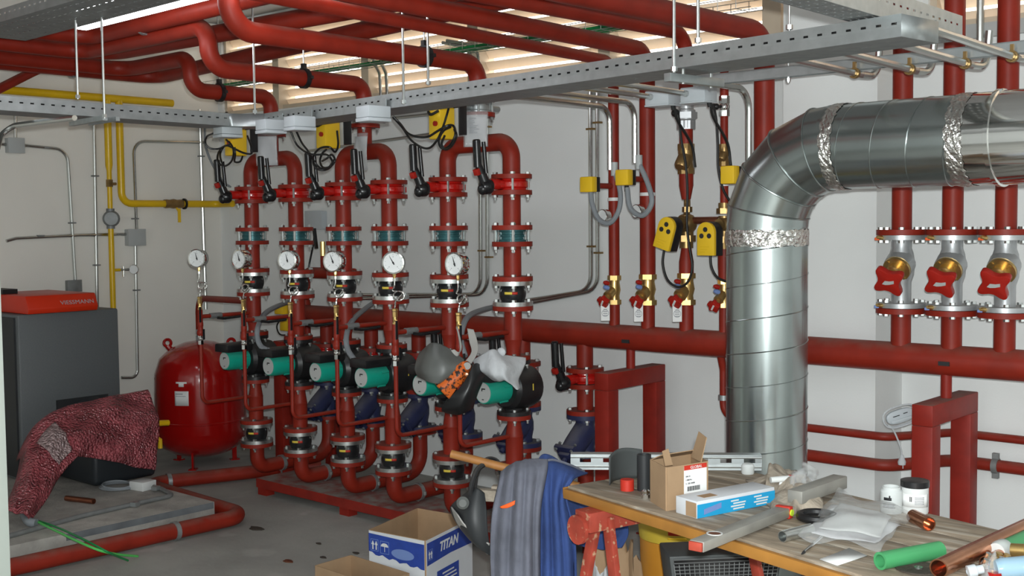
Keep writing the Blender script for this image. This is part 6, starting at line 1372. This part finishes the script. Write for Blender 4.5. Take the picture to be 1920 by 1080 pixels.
for a, b_, nm in ((q1, q2b, 'front_wall'), (q2b, q3, 'right_wall'), (q3, q4, 'back_wall'), (q4, q1, 'left_wall')): mb, d, L = cw(a, b_, nm, zb2); build(mb, nm, 'cardboard', t)
build(MB().add([V((p.x, p.y, .008)) for p in (q1, q2b, q3, q4)], [(0, 1, 2, 3)]), 'bottom', 'cardboard_dark', t, solid=.004)
P = [onZ(742, 1100, 0), onZ(780, 1110, 0), onZ(800, 1085, 0), onZ(755, 1078, 0)]; blob('plastic_scrap', P, 0.0, 'crumpled clear plastic scrap between the two floor cartons', 'plastic wrap', 'plastic_sheet', .02, 3, .12)
# bits on the floor
for k, (px, py) in enumerate(((480, 992), (540, 1053), (606, 1046), (598, 1020), (668, 1038))):
    q = onZ(px, py, 0); s = [.05, .03, .02, .018, .02][k]; build(MB().prism([(s*math.cos(a)*(1+.3*math.sin(3*a+k)), s*.6*math.sin(a)) for a in [2*PI*i/9 for i in range(9)]], q+V((0, 0, .001)), (1, 0, 0), (0, 1, 0), .004), 'floor_debris', 'disc_brown' if k != 1 else 'copper_dull', label=['flat brown flake on the floor near the red pipe end', 'small reddish chip on the floor beside the cartons', 'dark crumb on the floor by the brown carton', 'dark crumb on the floor left of the printed carton', 'brown crumb on the floor before the printed carton'][k], cat='debris', group='floor debris')

# ------------------------------------------------------------------ junction boxes and cables under the long tray
JB = [(427, 246), (508, 238), (562, 232), (700, 214)]
JL = ['nearest the left wall', 'over the first u-bend', 'between the first and second u-bends', 'over the second u-bend']
tdir = (B-A).normalized(); rzt = math.atan2(tdir.y, tdir.x)
for k, (px, py) in enumerate(JB):
    c = onZ(px, py, 2.062); fr_ = (c.x-A.x)/(B.x-A.x); yn = A.y+(B.y-A.y)*fr_-.062; c = onY(px, py, yn); t = thing('junction_box', c-V((0, 0, .03)), 'pale grey junction box under the tray ' + JL[k], 'junction box', 'pale junction boxes')
    build(MB().box(c+V((0, 0, .008)), (.10, .115, .050), rzt), 'box', 'white_plastic', t, bevel=.004); build(MB().box(c-V((0, 0, .026)), (.103, .118, .016), rzt), 'lid', 'white_plastic', t, bevel=.003)
    build(MB().box((c.x, yn+.0595, (c.z+.02+2.15)/2), (.04, .003, 2.15-c.z-.02), rzt), 'hanger_plate', 'galv', t)
    build(MB().cyl(c+V((.0, .06, -.005)), c+V((0, .085, -.008)), .009, 8), 'gland', 'grey_plastic', t)
def cables(label, lines, r=.0055):
    t = thing('actuator_cable', onY(*lines[0][0], -1.30), label, 'cable', 'black actuator cables')
    for i, ln in enumerate(lines):
        n = len(ln); build(MB().tube(spline([onY(px, py, -1.40+.10*j/max(1, n-1)+.02*math.sin(j*2+i)) for j, (px, py) in enumerate(ln)], 6), r, 7), 'cable', 'black_cable', t)
cables('black cable loops hanging by the first yellow actuator', [[(400, 250), (388, 256), (385, 268), (394, 278), (410, 279), (424, 273), (434, 276), (455, 286), (471, 288), (471, 275), (464, 255)], [(424, 262), (434, 272), (438, 285), (434, 302), (422, 311), (415, 302), (413, 288), (420, 275), (430, 271)], [(414, 310), (408, 300), (409, 288), (415, 278)], [(440, 276), (441, 290), (440, 303), (450, 303), (455, 293)]])
cables('black cable loops coiled below the second yellow actuator', [[(545, 246), (557, 272), (575, 286), (590, 290), (612, 290), (622, 300), (622, 310), (612, 318), (598, 318), (588, 308), (588, 292), (600, 278), (618, 276), (628, 285), (634, 272), (632, 245)], [(556, 247), (566, 268), (578, 284), (590, 304), (602, 316), (616, 314), (626, 300)], [(604, 302), (614, 296), (622, 290), (628, 300), (620, 312), (606, 314), (600, 302), (604, 288), (612, 280)]])
cables('black cable loops coiled below the third yellow actuator', [[(737, 218), (752, 234), (765, 250), (785, 257), (803, 256), (820, 246), (838, 236), (850, 236), (854, 250), (848, 266), (836, 278), (826, 276), (823, 262), (832, 245), (845, 238)], [(737, 220), (755, 240), (770, 262), (790, 276), (806, 277), (820, 262), (830, 240), (838, 215), (842, 200)], [(852, 242), (856, 255), (848, 272), (836, 280), (828, 270), (834, 254)]])
# conduits crossing behind the tray to the actuators
for k, (pa, pb) in enumerate((((580, 283), (888, 240)), ((738, 222), (810, 214)), ((735, 230), (1000, 235)))):
    if k == 2: continue
    a, b_ = onY(*pa, -.02), onY(*pb, -.02); conduit([a, b_], ['slanting steel conduit behind the second and third u-bends', 'short steel conduit left of the third yellow actuator'][k], .011, group='conduits behind the u-bends')
# bright conduit and brackets below the left tray
a, b_ = onZ(140, 221, 2.05), onZ(5, 238, 2.05); c_ = onZ(-6, 252, 2.0)
conduit([a, b_, c_+V((0, 0, -.06))], 'bright steel conduit bending down at the left edge under the tray', .012, .05)
a, b_ = onZ(197, 221, 2.075), onZ(134, 232, 2.075)
t = thing('tray_bracket', a, 'cream strut bracket with rods under the left cable tray', 'bracket'); d = (b_-a).normalized(); build(MB().box((a+b_)/2, ((b_-a).length, .022, .022), math.atan2(d.y, d.x)), 'strut', 'galv', t); build(MB().box((a+b_)/2+V((.03, .06, 0)), ((b_-a).length*.8, .018, .018), math.atan2(d.y, d.x)), 'strut', 'galv', t)
# threaded hanger rods of the trays
for k, (px, y0, y1, z1, lab) in enumerate(((196, 0, 222, 2.07, 'threaded rod holding the left cable tray beside the gas drops'), (146, 0, 186, 2.16, 'slanting threaded rod behind the left cable tray'), (757, 0, 196, 2.09, 'threaded rod holding the long tray over the second junction area'), (803, 0, 160, 2.17, 'threaded rod right behind the long tray over the third supply pipe'), (1264, 0, 136, 2.08, 'threaded rod holding the long tray above the small risers'), (1309, 0, 82, 2.165, 'threaded rod behind the long tray above the small risers'), (478, 0, 214, 2.12, 'threaded rod at the bend of the cable trays'), (1480, 0, 58, 2.17, 'thin hanger wire behind the tray near the pilaster'))):
    q = onZ(px, y1, z1); t = thing('hanger_rod', q, lab, 'threaded rod', 'threaded hanger rods'); build(MB().cyl(q, (q.x, q.y, RZ1-.001), .0055 if px != 1480 else .003, 8), 'rod', 'zinc', t); build(MB().hexa(q+V((0, 0, .004)), q+V((0, 0, .018)), .011), 'nut', 'zinc', t)
a = onZ(1262, 140, 2.085); t = thing('tray_bracket', a, 'galvanised bracket under the long tray above the small risers', 'bracket'); build(MB().box(a+V((.02, .10, -.012)), (.03, .28, .028), rzt), 'channel', 'galv', t, bevel=.002); build(MB().cyl(a+V((.02, .03, -.03)), a+V((.02, .03, .02)), .006, 8).cyl(a+V((.02, .2, -.03)), a+V((.02, .2, .02)), .006, 8), 'bolts', 'zinc', t, kind='stuff')
# wire basket tray with green cables in front of the louvres
z0 = 2.60; p0, p1 = V((.15, -.16, onY(300, 158, -.16).z)), V((4.4, -.16, onY(1000, 40, -.16).z)); zz = 2.60
t = thing('wire_basket_tray', (2.2, -.16, zz), 'thin wire basket tray with green cables in front of the louvres', 'cable tray'); w = MB()
for y, z in ((-.13, zz), (-.13, zz+.05), (-.25, zz), (-.25, zz+.05), (-.19, zz)): w.tube([(.10, y, z), (4.7, y, z)], .0022, 5)
x = .12
while x < 4.7: w.tube([(x, -.13, zz+.05), (x, -.13, zz), (x, -.25, zz), (x, -.25, zz+.05)], .002, 5); x += .1
build(w, 'basket_wires', 'zinc', t, kind='stuff')
for k in range(6): build(MB().tube(spline([(.3+.8*i, -.15-.016*k+.008*math.sin(i*2+k), zz+.012+.005*math.sin(i+k*2)) for i in range(6)], 4), .0075, 6), 'green_cable', 'cable_green', t)
# arched conduits hanging from it over the louvres
for k, (pp) in enumerate(([(690, 118), (704, 122), (712, 138), (714, 175)], [(700, 115), (716, 120), (724, 138), (726, 172)], [(830, 80), (868, 88), (882, 100), (884, 140)], [(838, 76), (884, 84), (897, 102), (899, 140)])):
    P = [onY(px, py, -.04) for px, py in pp]; P.append(V((P[-1].x, -.04, 2.28))); conduit(P, ['left of the two arched conduits at the second mullion', 'right of the two arched conduits at the second mullion', 'left of the two arched conduits at the third mullion', 'right of the two arched conduits at the third mullion'][k], .011, .05, group='arched conduits on the louvre wall')
build(MB().tube(spline([onY(1228, -10, -.3), onY(1245, 8, -.3), onY(1262, 32, -.35), onY(1266, 60, -.4)], 5), .016, 10), 'grey_duct_hose', 'grey_flex', label='thick grey hose behind the top red pipes', cat='hose')
# thin grey conduit at top right by the second window
q = onY(1838, 40, -.05); conduit([(q.x, -.05, RZ1-.01), (q.x, -.05, 2.28)], 'grey conduit between the middle and left thick risers', .016)
# red diagonal pipe behind at the far left, above the gas main
build(MB().tube([onX(-20, 176, .10), onX(55, 138, .10), onX(110, 112, .12)], .03, 14), 'overhead_pipe', 'red', label='slanting red pipe end at the far left above the yellow gas pipe', cat='pipe')
